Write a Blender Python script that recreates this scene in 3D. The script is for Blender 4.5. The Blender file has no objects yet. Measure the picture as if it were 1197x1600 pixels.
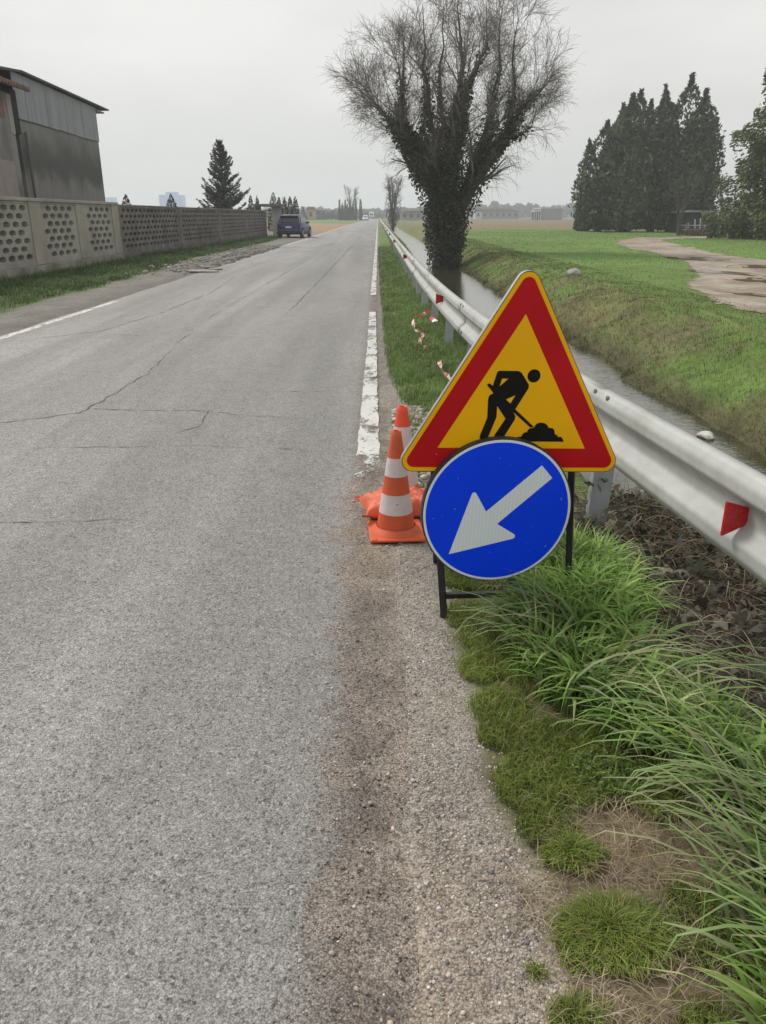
import bpy, bmesh, math, random
import numpy as np
from mathutils import Vector, Matrix

random.seed(7)
RNG = np.random.default_rng(11)
S = bpy.context.scene
COL = S.collection
R = math.radians

# ------------------------------------------------------------------ camera, sky, sun, exposure
cam_d = bpy.data.cameras.new('camera')
cam_d.sensor_width = 36.0
cam_d.lens = 27.0
cam_d.clip_start = 0.05
cam_d.clip_end = 6000
cam = bpy.data.objects.new('camera', cam_d)
COL.objects.link(cam)
cam.location = (0, 0, 1.55)
cam.rotation_euler = (R(90 - 21.098), 0, R(-0.356))
S.camera = cam

SUN_EL, SUN_AZ = R(46), R(-48)        # azimuth from +Y, negative = to the left
W = bpy.data.worlds.new('World')
S.world = W
W.use_nodes = True
nt = W.node_tree
nt.nodes.clear()


def N(t, kind, **kw):
    n = t.nodes.new(kind)
    for k, v in kw.items():
        if k.startswith('i_'):
            n.inputs[k[2:]].default_value = v
        else:
            setattr(n, k, v)
    return n


sky = N(nt, 'ShaderNodeTexSky', sky_type='NISHITA', sun_disc=False, sun_elevation=SUN_EL,
        sun_rotation=SUN_AZ, air_density=1.0, dust_density=4.0, ozone_density=1.0)
hs = N(nt, 'ShaderNodeHueSaturation', i_Saturation=0.10, i_Value=1.0)
nt.links.new(sky.outputs[0], hs.inputs['Color'])
tc = N(nt, 'ShaderNodeTexCoord')
mp = N(nt, 'ShaderNodeMapping')
mp.inputs['Scale'].default_value = (1.0, 1.0, 3.2)
nt.links.new(tc.outputs['Generated'], mp.inputs[0])
cn = N(nt, 'ShaderNodeTexNoise', i_Scale=1.7, i_Detail=4.0, i_Roughness=0.5)
nt.links.new(mp.outputs[0], cn.inputs['Vector'])
cr = N(nt, 'ShaderNodeValToRGB')
cr.color_ramp.elements[0].position = 0.3
cr.color_ramp.elements[0].color = (5.15, 5.17, 5.2, 1)
cr.color_ramp.elements[1].position = 0.72
cr.color_ramp.elements[1].color = (7.9, 7.85, 7.65, 1)
nt.links.new(cn.outputs['Fac'], cr.inputs[0])
mx = N(nt, 'ShaderNodeMix', data_type='RGBA')
mx.inputs[0].default_value = 0.90
nt.links.new(hs.outputs[0], mx.inputs[6])
nt.links.new(cr.outputs[0], mx.inputs[7])
bg = N(nt, 'ShaderNodeBackground', i_Strength=0.10)
nt.links.new(mx.outputs[2], bg.inputs[0])
wo = N(nt, 'ShaderNodeOutputWorld')
nt.links.new(bg.outputs[0], wo.inputs[0])

sun_d = bpy.data.lights.new('sun', 'SUN')
sun_d.energy = 2.3
sun_d.angle = R(20)
sun_d.color = (1.0, 0.955, 0.89)
sun = bpy.data.objects.new('sun', sun_d)
COL.objects.link(sun)
sdir = Vector((math.sin(SUN_AZ) * math.cos(SUN_EL), math.cos(SUN_AZ) * math.cos(SUN_EL), math.sin(SUN_EL)))
sun.rotation_euler = (-sdir).to_track_quat('-Z', 'Y').to_euler()
sun.location = (0, 0, 30)

vs = S.view_settings
vs.view_transform = 'Standard'
vs.look = 'None'
vs.exposure = 0.22
vs.gamma = 1.0
vs.use_curve_mapping = False
S.render.film_transparent = False
try:
    S.cycles.max_bounces = 6
    S.cycles.transparent_max_bounces = 8
    S.cycles.caustics_reflective = False
    S.cycles.caustics_refractive = False
except Exception:
    pass

# ------------------------------------------------------------------ materials
MAT = {}


def new_mat(name):
    m = bpy.data.materials.new(name)
    m.use_nodes = True
    t = m.node_tree
    b = t.nodes['Principled BSDF']
    MAT[name] = m
    return m, t, b


def rgba(c):
    return (c[0], c[1], c[2], 1.0)


def math_n(t, op, a, b=None, c=None, clamp=False):
    n = t.nodes.new('ShaderNodeMath')
    n.operation = op
    n.use_clamp = clamp
    for i, v in enumerate((a, b, c)):
        if v is None:
            continue
        if isinstance(v, (int, float)):
            n.inputs[i].default_value = v
        else:
            t.links.new(v, n.inputs[i])
    return n.outputs[0]


def mix_c(t, fac, a, b, blend='MIX'):
    n = t.nodes.new('ShaderNodeMix')
    n.data_type = 'RGBA'
    n.blend_type = blend
    for i, v in ((0, fac), (6, a), (7, b)):
        if isinstance(v, (int, float)):
            n.inputs[i].default_value = v
        elif isinstance(v, tuple):
            n.inputs[i].default_value = rgba(v)
        else:
            t.links.new(v, n.inputs[i])
    return n.outputs[2]


def noise(t, scale, detail=3.0, rough=0.55, vec=None, stretch=None, coord='Object', dist=0.0):
    if vec is None:
        tcn = t.nodes.new('ShaderNodeTexCoord')
        vec = tcn.outputs[coord]
    if stretch:
        mpn = t.nodes.new('ShaderNodeMapping')
        mpn.inputs['Scale'].default_value = stretch
        t.links.new(vec, mpn.inputs[0])
        vec = mpn.outputs[0]
    n = t.nodes.new('ShaderNodeTexNoise')
    n.inputs['Scale'].default_value = scale
    n.inputs['Detail'].default_value = detail
    n.inputs['Roughness'].default_value = rough
    n.inputs['Distortion'].default_value = dist
    t.links.new(vec, n.inputs['Vector'])
    return n.outputs['Fac']


def ramp(t, fac, p0, p1, v0=0.0, v1=1.0):
    n = t.nodes.new('ShaderNodeMapRange')
    n.interpolation_type = 'SMOOTHSTEP'
    n.inputs['From Min'].default_value = p0
    n.inputs['From Max'].default_value = p1
    n.inputs['To Min'].default_value = v0
    n.inputs['To Max'].default_value = v1
    t.links.new(fac, n.inputs['Value'])
    return n.outputs['Result']


def bump(t, b, height, strength=0.3, dist=0.01):
    n = t.nodes.new('ShaderNodeBump')
    n.inputs['Strength'].default_value = strength
    n.inputs['Distance'].default_value = dist
    t.links.new(height, n.inputs['Height'])
    t.links.new(n.outputs[0], b.inputs['Normal'])


def basic(name, c, rough=0.6, var=0.15, scale=6.0, metal=0.0, dirt=None, dirt_amt=0.0, dirt_scale=3.0,
          bmp=0.0, bscale=60.0, stretch=None, spec=0.5, speck=None):
    """paint / plastic / concrete: two-tone noise, dirt patches and fine relief"""
    m, t, b = new_mat(name)
    n1 = noise(t, scale, 4, stretch=stretch)
    lo = tuple(v * (1 - var) for v in c)
    hi = tuple(min(1, v * (1 + var)) for v in c)
    colr = mix_c(t, ramp(t, n1, 0.3, 0.7), lo, hi)
    if dirt:
        n2 = noise(t, dirt_scale, 6, 0.65, stretch=stretch)
        colr = mix_c(t, ramp(t, n2, 0.62 - 0.3 * dirt_amt, 0.72, 0, min(1, dirt_amt * 1.4)), colr, dirt)
    if speck:
        n3 = noise(t, speck[1], 2, 0.5)
        colr = mix_c(t, ramp(t, n3, speck[2], speck[2] + 0.03, 0, 0.75), colr, speck[0])
    t.links.new(colr, b.inputs['Base Color'])
    n4 = noise(t, scale * 2.3, 3)
    t.links.new(ramp(t, n4, 0.25, 0.75, max(0, rough - 0.08), min(1, rough + 0.08)), b.inputs['Roughness'])
    b.inputs['Metallic'].default_value = metal
    b.inputs['Specular IOR Level'].default_value = spec
    if bmp > 0:
        bump(t, b, noise(t, bscale, 4), bmp, 0.01)
    return m


def voro(t, scale, vec, feature='F1'):
    n = t.nodes.new('ShaderNodeTexVoronoi')
    n.feature = feature
    n.inputs['Scale'].default_value = scale
    t.links.new(vec, n.inputs['Vector'])
    return n


def sep(t, c):
    n = t.nodes.new('ShaderNodeSeparateColor')
    t.links.new(c, n.inputs[0])
    return n.outputs


# -- road asphalt
m, t, b = new_mat('asphalt')
geo = t.nodes.new('ShaderNodeNewGeometry')
pos = geo.outputs['Position']
sx = t.nodes.new('ShaderNodeSeparateXYZ')
t.links.new(pos, sx.inputs[0])
X, Y = sx.outputs[0], sx.outputs[1]
v1 = voro(t, 235, pos)
v2 = voro(t, 120, pos)
agg = sep(t, v1.outputs['Color'])[0]
agg2 = sep(t, v2.outputs['Color'])[1]
big = noise(t, 0.55, 4, 0.55, pos, (1.0, 0.35, 1))
lane = noise(t, 1.5, 3, 0.5, pos, (1.0, 0.05, 1))
patch = noise(t, 2.4, 6, 0.7, pos, (1, 0.45, 1))
fine = noise(t, 18, 4, 0.6, pos)
edge_n = noise(t, 5, 5, 0.65, pos)
edge_off = math_n(t, 'MULTIPLY', math_n(t, 'SUBTRACT', edge_n, 0.5), 0.34)
xe = math_n(t, 'ADD', X, edge_off)
band = ramp(t, xe, -0.25, -0.08)
base = mix_c(t, ramp(t, big, 0.3, 0.7), (0.318, 0.311, 0.303), (0.392, 0.383, 0.371))
base = mix_c(t, ramp(t, lane, 0.40, 0.66, 0, 0.65), base, (0.245, 0.241, 0.235))
base = mix_c(t, ramp(t, patch, 0.56, 0.72, 0, 0.45), base, (0.235, 0.23, 0.222))
# older right hand lane is a little darker than the left one
lane_edge = math_n(t, 'ADD', X, math_n(t, 'MULTIPLY', math_n(t, 'SUBTRACT', patch, 0.5), 0.5))
base = mix_c(t, ramp(t, lane_edge, -2.6, -2.35, 0, 0.26), base, (0.22, 0.214, 0.206))
worn = mix_c(t, ramp(t, edge_n, 0.35, 0.65), (0.165, 0.138, 0.117), (0.265, 0.228, 0.195))
spill = noise(t, 3.2, 6, 0.7, pos, (1.6, 0.8, 1))
worn = mix_c(t, ramp(t, spill, 0.66, 0.70, 0, 0.8), worn, (0.42, 0.41, 0.38))
col_r = mix_c(t, band, base, worn)
sandy = math_n(t, 'MULTIPLY', ramp(t, xe, -0.30, -0.05), math_n(t, 'MULTIPLY', ramp(t, Y, 2.9, 3.4), ramp(t, Y, 4.6, 4.1)))
col_r = mix_c(t, math_n(t, 'MULTIPLY', sandy, 0.65), col_r, (0.30, 0.245, 0.185))
col_r = mix_c(t, ramp(t, xe, -0.03, 0.15, 0, 0.8), col_r, (0.315, 0.268, 0.222))
contrast = ramp(t, band, 0, 1, 0.50, 1.05)
a_c = math_n(t, 'MULTIPLY', math_n(t, 'SUBTRACT', agg, 0.5), contrast)
a_c2 = math_n(t, 'MULTIPLY', math_n(t, 'SUBTRACT', agg2, 0.5), 0.20)
mid = noise(t, 5.5, 5, 0.7, pos, (1, .55, 1))
f_c = math_n(t, 'ADD', math_n(t, 'MULTIPLY', math_n(t, 'SUBTRACT', fine, 0.5), 0.55), math_n(t, 'MULTIPLY', math_n(t, 'SUBTRACT', mid, 0.5), 0.42))
gain = math_n(t, 'ADD', math_n(t, 'ADD', math_n(t, 'ADD', a_c, a_c2), f_c), 1.0)
stone = math_n(t, 'SUBTRACT', ramp(t, agg2, 0.86, 0.93, 0, 0.30), ramp(t, agg2, 0.14, 0.07, 0, 0.34))
gain = math_n(t, 'ADD', gain, stone)
pits = ramp(t, v1.outputs['Distance'], 0.45, 0.75, 1.0, 0.55)
gain = math_n(t, 'MULTIPLY', gain, pits)
cmb = t.nodes.new('ShaderNodeCombineColor')
for i in range(3):
    t.links.new(gain, cmb.inputs[i])
col_r = mix_c(t, 1.0, col_r, cmb.outputs[0], 'MULTIPLY')
t.links.new(col_r, b.inputs['Base Color'])
b.inputs['Roughness'].default_value = 0.82
b.inputs['Specular IOR Level'].default_value = 0.35
bump(t, b, math_n(t, 'MULTIPLY', math_n(t, 'ADD', v1.outputs['Distance'], agg), -1.0), 0.38, 0.0035)

# -- ground (terrain): per-vertex albedo + how stony the soil is
m, t, b = new_mat('ground')
at = N(t, 'ShaderNodeAttribute', attribute_name='Col')
kd = N(t, 'ShaderNodeAttribute', attribute_name='Kind')
ks = sep(t, kd.outputs['Color'])
geo = t.nodes.new('ShaderNodeNewGeometry')
pos = geo.outputs['Position']
v1 = voro(t, 165, pos)
v2 = voro(t, 60, pos)
r1 = sep(t, v1.outputs['Color'])
r2 = sep(t, v2.outputs['Color'])
n1 = noise(t, 9, 5, 0.65, pos)
n2 = noise(t, 1.3, 5, 0.65, pos)
n3 = noise(t, 70, 3, 0.6, pos)
st = math_n(t, 'ADD', math_n(t, 'MULTIPLY', math_n(t, 'SUBTRACT', r1[0], 0.5), 0.65),
            math_n(t, 'MULTIPLY', math_n(t, 'SUBTRACT', r2[0], 0.5), 0.35))
st = math_n(t, 'MULTIPLY', st, ks[0])
so = math_n(t, 'ADD', math_n(t, 'MULTIPLY', math_n(t, 'SUBTRACT', n1, 0.5), 0.9),
            math_n(t, 'MULTIPLY', math_n(t, 'SUBTRACT', n2, 0.5), 0.9))
so = math_n(t, 'ADD', so, math_n(t, 'MULTIPLY', math_n(t, 'SUBTRACT', n3, 0.5), 0.8))
gain = math_n(t, 'ADD', math_n(t, 'ADD', st, so), 1.0)
gain = math_n(t, 'MULTIPLY', gain, math_n(t, 'SUBTRACT', 1.0, math_n(t, 'MULTIPLY', ks[0], ramp(t, v1.outputs['Distance'], 0.45, 0.8, 0, 0.5))))
cmb = t.nodes.new('ShaderNodeCombineColor')
for i in range(3):
    t.links.new(gain, cmb.inputs[i])
cc = mix_c(t, 1.0, at.outputs['Color'], cmb.outputs[0], 'MULTIPLY')
# yellowed patches in the grass
cc = mix_c(t, math_n(t, 'MULTIPLY', ks[1], ramp(t, n2, 0.54, 0.70, 0, 0.40)), cc, (0.19, 0.155, 0.075))
t.links.new(cc, b.inputs['Base Color'])
b.inputs['Roughness'].default_value = 0.9
b.inputs['Specular IOR Level'].default_value = 0.2
bump(t, b, math_n(t, 'SUBTRACT', n3, math_n(t, 'MULTIPLY', v1.outputs['Distance'], ks[0])), 0.5, 0.006)


def leaf_mat(name, trans=0.25, rough=0.55, tint=(1, 1, 1), var=0.3, vscale=1.2):
    m, t, b = new_mat(name)
    at = N(t, 'ShaderNodeAttribute', attribute_name='Col')
    nz = noise(t, vscale, 3)
    cc = mix_c(t, ramp(t, nz, 0.3, 0.7), tuple(x * (1 - var) for x in tint), tuple(x * (1 + var) for x in tint))
    cc = mix_c(t, 1.0, at.outputs['Color'], cc, 'MULTIPLY')
    t.links.new(cc, b.inputs['Base Color'])
    b.inputs['Roughness'].default_value = rough
    b.inputs['Specular IOR Level'].default_value = 0.3
    tr = t.nodes.new('ShaderNodeBsdfTranslucent')
    t.links.new(cc, tr.inputs['Color'])
    ms = t.nodes.new('ShaderNodeMixShader')
    ms.inputs[0].default_value = trans
    t.links.new(b.outputs[0], ms.inputs[1])
    t.links.new(tr.outputs[0], ms.inputs[2])
    out = t.nodes['Material Output']
    t.links.new(ms.outputs[0], out.inputs['Surface'])
    return m


leaf_mat('grass_blade', 0.3, 0.5)
leaf_mat('tree_leaf', 0.15, 0.6, var=0.25)
leaf_mat('dry_leaf', 0.1, 0.75, var=0.25, vscale=6)
leaf_mat('pebble', 0.0, 0.85, var=0.2, vscale=40)

# -- road paint, worn through to the asphalt
m, t, b = new_mat('road_paint')
geo = t.nodes.new('ShaderNodeNewGeometry')
pos = geo.outputs['Position']
na = noise(t, 6, 6, 0.72, pos, (1, 0.45, 1))
nb = noise(t, 45, 4, 0.7, pos)
v1 = voro(t, 125, pos)
wear = math_n(t, 'ADD', math_n(t, 'MULTIPLY', na, 0.65), math_n(t, 'MULTIPLY', nb, 0.35))
sxy = t.nodes.new('ShaderNodeSeparateXYZ')
t.links.new(pos, sxy.inputs[0])
wear = math_n(t, 'ADD', wear, ramp(t, sxy.outputs[1], 5.4, 4.3, 0, 0.13))
wear = ramp(t, wear, 0.50, 0.58)
cc = mix_c(t, noise(t, 3, 4, 0.6, pos), (0.50, 0.50, 0.48), (0.66, 0.66, 0.64))
t.links.new(cc, b.inputs['Base Color'])
b.inputs['Roughness'].default_value = 0.7
bump(t, b, v1.outputs['Distance'], 0.3, 0.003)
tb = t.nodes.new('ShaderNodeBsdfTransparent')
ms = t.nodes.new('ShaderNodeMixShader')
t.links.new(wear, ms.inputs[0])
t.links.new(b.outputs[0], ms.inputs[1])
t.links.new(tb.outputs[0], ms.inputs[2])
t.links.new(ms.outputs[0], t.nodes['Material Output'].inputs['Surface'])

# -- canal water
m, t, b = new_mat('canal_water')
geo = t.nodes.new('ShaderNodeNewGeometry')
pos = geo.outputs['Position']
cc = mix_c(t, ramp(t, noise(t, 1.6, 5, 0.6, pos), 0.35, 0.65), (0.04, 0.04, 0.025), (0.08, 0.072, 0.045))
t.links.new(cc, b.inputs['Base Color'])
b.inputs['Roughness'].default_value = 0.03
b.inputs['IOR'].default_value = 1.5
b.inputs['Specular IOR Level'].default_value = 0.8
hgt = math_n(t, 'ADD', noise(t, 5.5, 3, 0.55, pos, (1, 1.6, 1), dist=0.4), math_n(t, 'MULTIPLY', noise(t, 22, 2, 0.5, pos), 0.35))
bump(t, b, hgt, 0.13, 0.03)
m, t, b = new_mat('puddle_water')
b.inputs['Base Color'].default_value = (0.14, 0.105, 0.075, 1)
b.inputs['Roughness'].default_value = 0.12
b.inputs['Specular IOR Level'].default_value = 0.3
b.inputs['IOR'].default_value = 1.33
bump(t, b, noise(t, 6, 2), 0.02, 0.02)

basic('zinc', (0.45, 0.465, 0.445), 0.62, 0.07, 14, 0.0, spec=0.35, dirt=(0.33, 0.315, 0.26), dirt_amt=0.45, dirt_scale=2.6, bmp=0.06, bscale=25)
basic('zinc_post', (0.36, 0.39, 0.41), 0.5, 0.10, 4, 0.25, dirt=(0.25, 0.24, 0.22), dirt_amt=0.4)
basic('bolt_steel', (0.16, 0.16, 0.16), 0.5, 0.2, 30, 0.6)
basic('reflector_red', (0.55, 0.018, 0.02), 0.25, 0.15, 60, bmp=0.1, bscale=400)
basic('sign_yellow', (0.92, 0.47, 0.0), 0.4, 0.04, 3, spec=0.2, dirt=(0.75, 0.40, 0.01), dirt_amt=0.25, dirt_scale=2.2, speck=((0.8, 0.7, 0.4), 70, 0.74))
basic('sign_red', (0.50, 0.003, 0.010), 0.4, 0.10, 3, spec=0.2, dirt=(0.30, 0.02, 0.02), dirt_amt=0.3, dirt_scale=2.5, speck=((0.6, 0.35, 0.15), 60, 0.75))
basic('sign_black', (0.006, 0.006, 0.006), 0.5, 0.2, 20, spec=0.15, speck=((0.25, 0.25, 0.25), 80, 0.74))
basic('sign_blue', (0.0, 0.055, 0.96), 0.4, 0.04, 3, spec=0.18, dirt=(0.002, 0.05, 0.78), dirt_amt=0.3, dirt_scale=2, speck=((0.35, 0.42, 0.7), 75, 0.735))
basic('sign_rim', (0.028, 0.028, 0.03), 0.5, 0.2, 14, speck=((0.3, 0.3, 0.3), 60, 0.70))
basic('sign_edge', (0.42, 0.43, 0.43), 0.4, 0.1, 9, 0.4)
basic('stand_black', (0.012, 0.012, 0.014), 0.45, 0.3, 18, dirt=(0.10, 0.075, 0.055), dirt_amt=0.2, dirt_scale=8)
basic('cone_orange', (0.66, 0.105, 0.032), 0.55, 0.10, 9, dirt=(0.42, 0.10, 0.055), dirt_amt=0.45, dirt_scale=7, bmp=0.05)
basic('cone_bright', (0.86, 0.085, 0.035), 0.5, 0.06, 8, dirt=(0.55, 0.10, 0.06), dirt_amt=0.2, dirt_scale=7)
basic('cone_white', (0.70, 0.60, 0.60), 0.55, 0.07, 12, dirt=(0.50, 0.40, 0.40), dirt_amt=0.3, dirt_scale=9, speck=((0.30, 0.12, 0.13), 46, 0.70), bmp=0.06, bscale=40)
basic('bag_orange', (0.66, 0.135, 0.065), 0.6, 0.14, 9, dirt=(0.5, 0.12, 0.06), dirt_amt=0.3, dirt_scale=8, bmp=0.3, bscale=22)
basic('tape_red', (0.55, 0.035, 0.03), 0.4, 0.15, 20)
basic('tape_white', (0.72, 0.66, 0.64), 0.4, 0.12, 20, dirt=(0.4, 0.33, 0.3), dirt_amt=0.4, dirt_scale=14)

# reflective sheeting with the faint honeycomb / diagonal weave of the arrow
m, t, b = new_mat('sign_white')
tcn = t.nodes.new('ShaderNodeTexCoord')
wv = t.nodes.new('ShaderNodeTexWave')
wv.inputs['Scale'].default_value = 22
wv.inputs['Distortion'].default_value = 0.3
t.links.new(tcn.outputs['Object'], wv.inputs['Vector'])
cc = mix_c(t, ramp(t, wv.outputs['Fac'], 0.2, 0.8), (0.74, 0.81, 0.86), (0.79, 0.86, 0.91))
t.links.new(cc, b.inputs['Base Color'])
b.inputs['Roughness'].default_value = 0.4

basic('concrete_light', (0.36, 0.34, 0.305), 0.9, 0.16, 2.2, dirt=(0.16, 0.15, 0.135), dirt_amt=0.55, dirt_scale=1.1, bmp=0.35, bscale=30)
basic('concrete_pillar', (0.36, 0.33, 0.28), 0.9, 0.10, 1.6, dirt=(0.2, 0.185, 0.16), dirt_amt=0.45, dirt_scale=0.9, bmp=0.25, bscale=30)
basic('concrete_dark', (0.175, 0.16, 0.145), 0.92, 0.2, 1.8, dirt=(0.085, 0.078, 0.072), dirt_amt=0.55, dirt_scale=0.8, bmp=0.35, bscale=30)
basic('plinth_concrete', (0.29, 0.27, 0.24), 0.95, 0.2, 0.9, dirt=(0.07, 0.065, 0.058), dirt_amt=0.6, dirt_scale=0.7, stretch=(1, 1, 0.5), bmp=0.4, bscale=22)
basic('plinth_dark', (0.135, 0.122, 0.108), 0.95, 0.25, 0.9, dirt=(0.06, 0.055, 0.05), dirt_amt=0.5, dirt_scale=0.6, bmp=0.4, bscale=22)
basic('cladding', (0.29, 0.295, 0.315), 0.75, 0.10, 0.8, dirt=(0.19, 0.19, 0.2), dirt_amt=0.4, dirt_scale=0.9, stretch=(1, 2.2, 0.25))
basic('roof_metal', (0.075, 0.07, 0.066), 0.7, 0.25, 2)
basic('old_plaster', (0.235, 0.225, 0.215), 0.95, 0.25, 0.9, dirt=(0.11, 0.105, 0.1), dirt_amt=0.5, dirt_scale=0.8, stretch=(1, 1.3, 0.6), bmp=0.5, bscale=14)
basic('pink_plaster', (0.33, 0.28, 0.26), 0.95, 0.1, 2)
basic('roof_tile', (0.17, 0.105, 0.08), 0.9, 0.35, 7, dirt=(0.07, 0.06, 0.055), dirt_amt=0.4, dirt_scale=5)
basic('brick', (0.22, 0.125, 0.09), 0.9, 0.3, 9)
basic('gap_shade', (0.012, 0.012, 0.012), 0.9, 0.2, 5)

# barn wall: damp rendered concrete, black algae bands and runs
m, t, b = new_mat('barn_render')
tcn = t.nodes.new('ShaderNodeTexCoord')
ov = tcn.outputs['Object']
sx = t.nodes.new('ShaderNodeSeparateXYZ')
t.links.new(ov, sx.inputs[0])
nA = noise(t, 0.55, 5, 0.6, ov, (1, 1, 1.3))
nB = noise(t, 2.6, 5, 0.65, ov, (1, 1.6, 0.22))
zz = math_n(t, 'ADD', sx.outputs[2], math_n(t, 'MULTIPLY', math_n(t, 'SUBTRACT', nA, 0.5), 1.8))
bnd = math_n(t, 'MULTIPLY', ramp(t, zz, 2.5, 3.3), ramp(t, zz, 5.0, 3.5))
cc = mix_c(t, ramp(t, nB, 0.3, 0.7), (0.20, 0.195, 0.185), (0.27, 0.26, 0.25))
cc = mix_c(t, math_n(t, 'MULTIPLY', bnd, 0.8), cc, (0.075, 0.075, 0.072))
cc = mix_c(t, ramp(t, nB, 0.58, 0.75, 0, 0.4), cc, (0.07, 0.068, 0.066))
t.links.new(cc, b.inputs['Base Color'])
b.inputs['Roughness'].default_value = 0.95
bump(t, b, noise(t, 12, 4), 0.35, 0.02)

basic('bark', (0.085, 0.072, 0.06), 0.95, 0.3, 8, dirt=(0.045, 0.042, 0.034), dirt_amt=0.4, bmp=0.6, bscale=18, stretch=(1, 1, 0.3))
basic('twig', (0.19, 0.168, 0.15), 0.95, 0.2, 2)
basic('twig_far', (0.13, 0.115, 0.11), 0.95, 0.2, 2)
basic('stone_grey', (0.30, 0.295, 0.28), 0.9, 0.25, 9, dirt=(0.22, 0.21, 0.19), dirt_amt=0.4, bmp=0.4, bscale=30)
basic('stone_white', (0.55, 0.54, 0.51), 0.9, 0.15, 9, dirt=(0.3, 0.29, 0.26), dirt_amt=0.4, bmp=0.4, bscale=30)
basic('car_blue', (0.006, 0.022, 0.12), 0.28, 0.1, 2, 0.3)
basic('car_white', (0.75, 0.75, 0.75), 0.3, 0.05, 2)
basic('car_glass', (0.012, 0.015, 0.02), 0.06, 0.1, 3)
basic('car_trim', (0.014, 0.014, 0.015), 0.6, 0.2, 8)
basic('car_lamp', (0.20, 0.012, 0.022), 0.2, 0.2, 9)
basic('car_chrome', (0.6, 0.6, 0.6), 0.25, 0.05, 5, 0.7)
basic('plate_white', (0.72, 0.72, 0.72), 0.4, 0.05, 9)
basic('plate_blue', (0.01, 0.04, 0.3), 0.4, 0.05, 9)
basic('tyre', (0.018, 0.018, 0.018), 0.9, 0.2, 9)
basic('rim_grey', (0.25, 0.25, 0.26), 0.4, 0.1, 9, 0.5)
basic('house_white', (0.52, 0.51, 0.49), 0.9, 0.1, 0.5)
basic('house_ochre', (0.45, 0.33, 0.17), 0.9, 0.1, 0.5)
basic('house_grey', (0.26, 0.26, 0.27), 0.9, 0.1, 0.5)
basic('house_roof', (0.19, 0.12, 0.10), 0.9, 0.2, 0.8)
basic('house_window', (0.03, 0.035, 0.045), 0.3, 0.1, 2)
basic('tower_blue', (0.10, 0.33, 0.80), 0.6, 0.05, 0.1)
basic('tower_window', (0.07, 0.24, 0.62), 0.3, 0.05, 0.1)
basic('shed_dark', (0.035, 0.036, 0.04), 0.9, 0.2, 1)
basic('fence_white', (0.5, 0.5, 0.5), 0.8, 0.2, 3)
basic('crack', (0.12, 0.117, 0.112), 1.0, 0.3, 30)
basic('pole_grey', (0.2, 0.2, 0.2), 0.8, 0.1, 3)


# ------------------------------------------------------------------ mesh helpers
def tag(o, label=None, cat=None, group=None, kind=None):
    if label: o['label'] = label
    if cat: o['category'] = cat
    if group: o['group'] = group
    if kind: o['kind'] = kind
    return o


def thing(name, loc, label, cat, group=None, rz=0.0):
    o = bpy.data.objects.new(name, None)
    o.empty_display_size = 0.2
    o.location = loc
    o.rotation_euler = (0, 0, rz)
    COL.objects.link(o)
    return tag(o, label, cat, group)


def link(name, me, mat, parent=None):
    o = bpy.data.objects.new(name, me)
    if mat is not None and not me.materials:
        me.materials.append(MAT[mat])
    COL.objects.link(o)
    if parent: o.parent = parent
    return o


def fast(name, V, F, mat, parent=None, cols=None, smooth=False, kind=None):
    """big uniform mesh: V (n,3), F (m,k)"""
    V = np.ascontiguousarray(V, dtype=np.float32)
    F = np.ascontiguousarray(F, dtype=np.int32)
    me = bpy.data.meshes.new(name)
    me.vertices.add(len(V))
    me.vertices.foreach_set('co', V.ravel())
    k = F.shape[1]
    me.loops.add(F.size)
    me.loops.foreach_set('vertex_index', F.ravel())
    me.polygons.add(len(F))
    me.polygons.foreach_set('loop_start', np.arange(0, F.size, k, dtype=np.int32))
    if smooth:
        me.polygons.foreach_set('use_smooth', np.ones(len(F), dtype=bool))
    if cols is not None:
        c4 = np.ones((len(V), 4), dtype=np.float32)
        c4[:, :3] = cols
        a = me.attributes.new('Col', 'FLOAT_COLOR', 'POINT')
        a.data.foreach_set('color', c4.ravel())
    me.update(calc_edges=True)
    o = link(name, me, mat, parent)
    if kind: o['kind'] = kind
    return o


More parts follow.
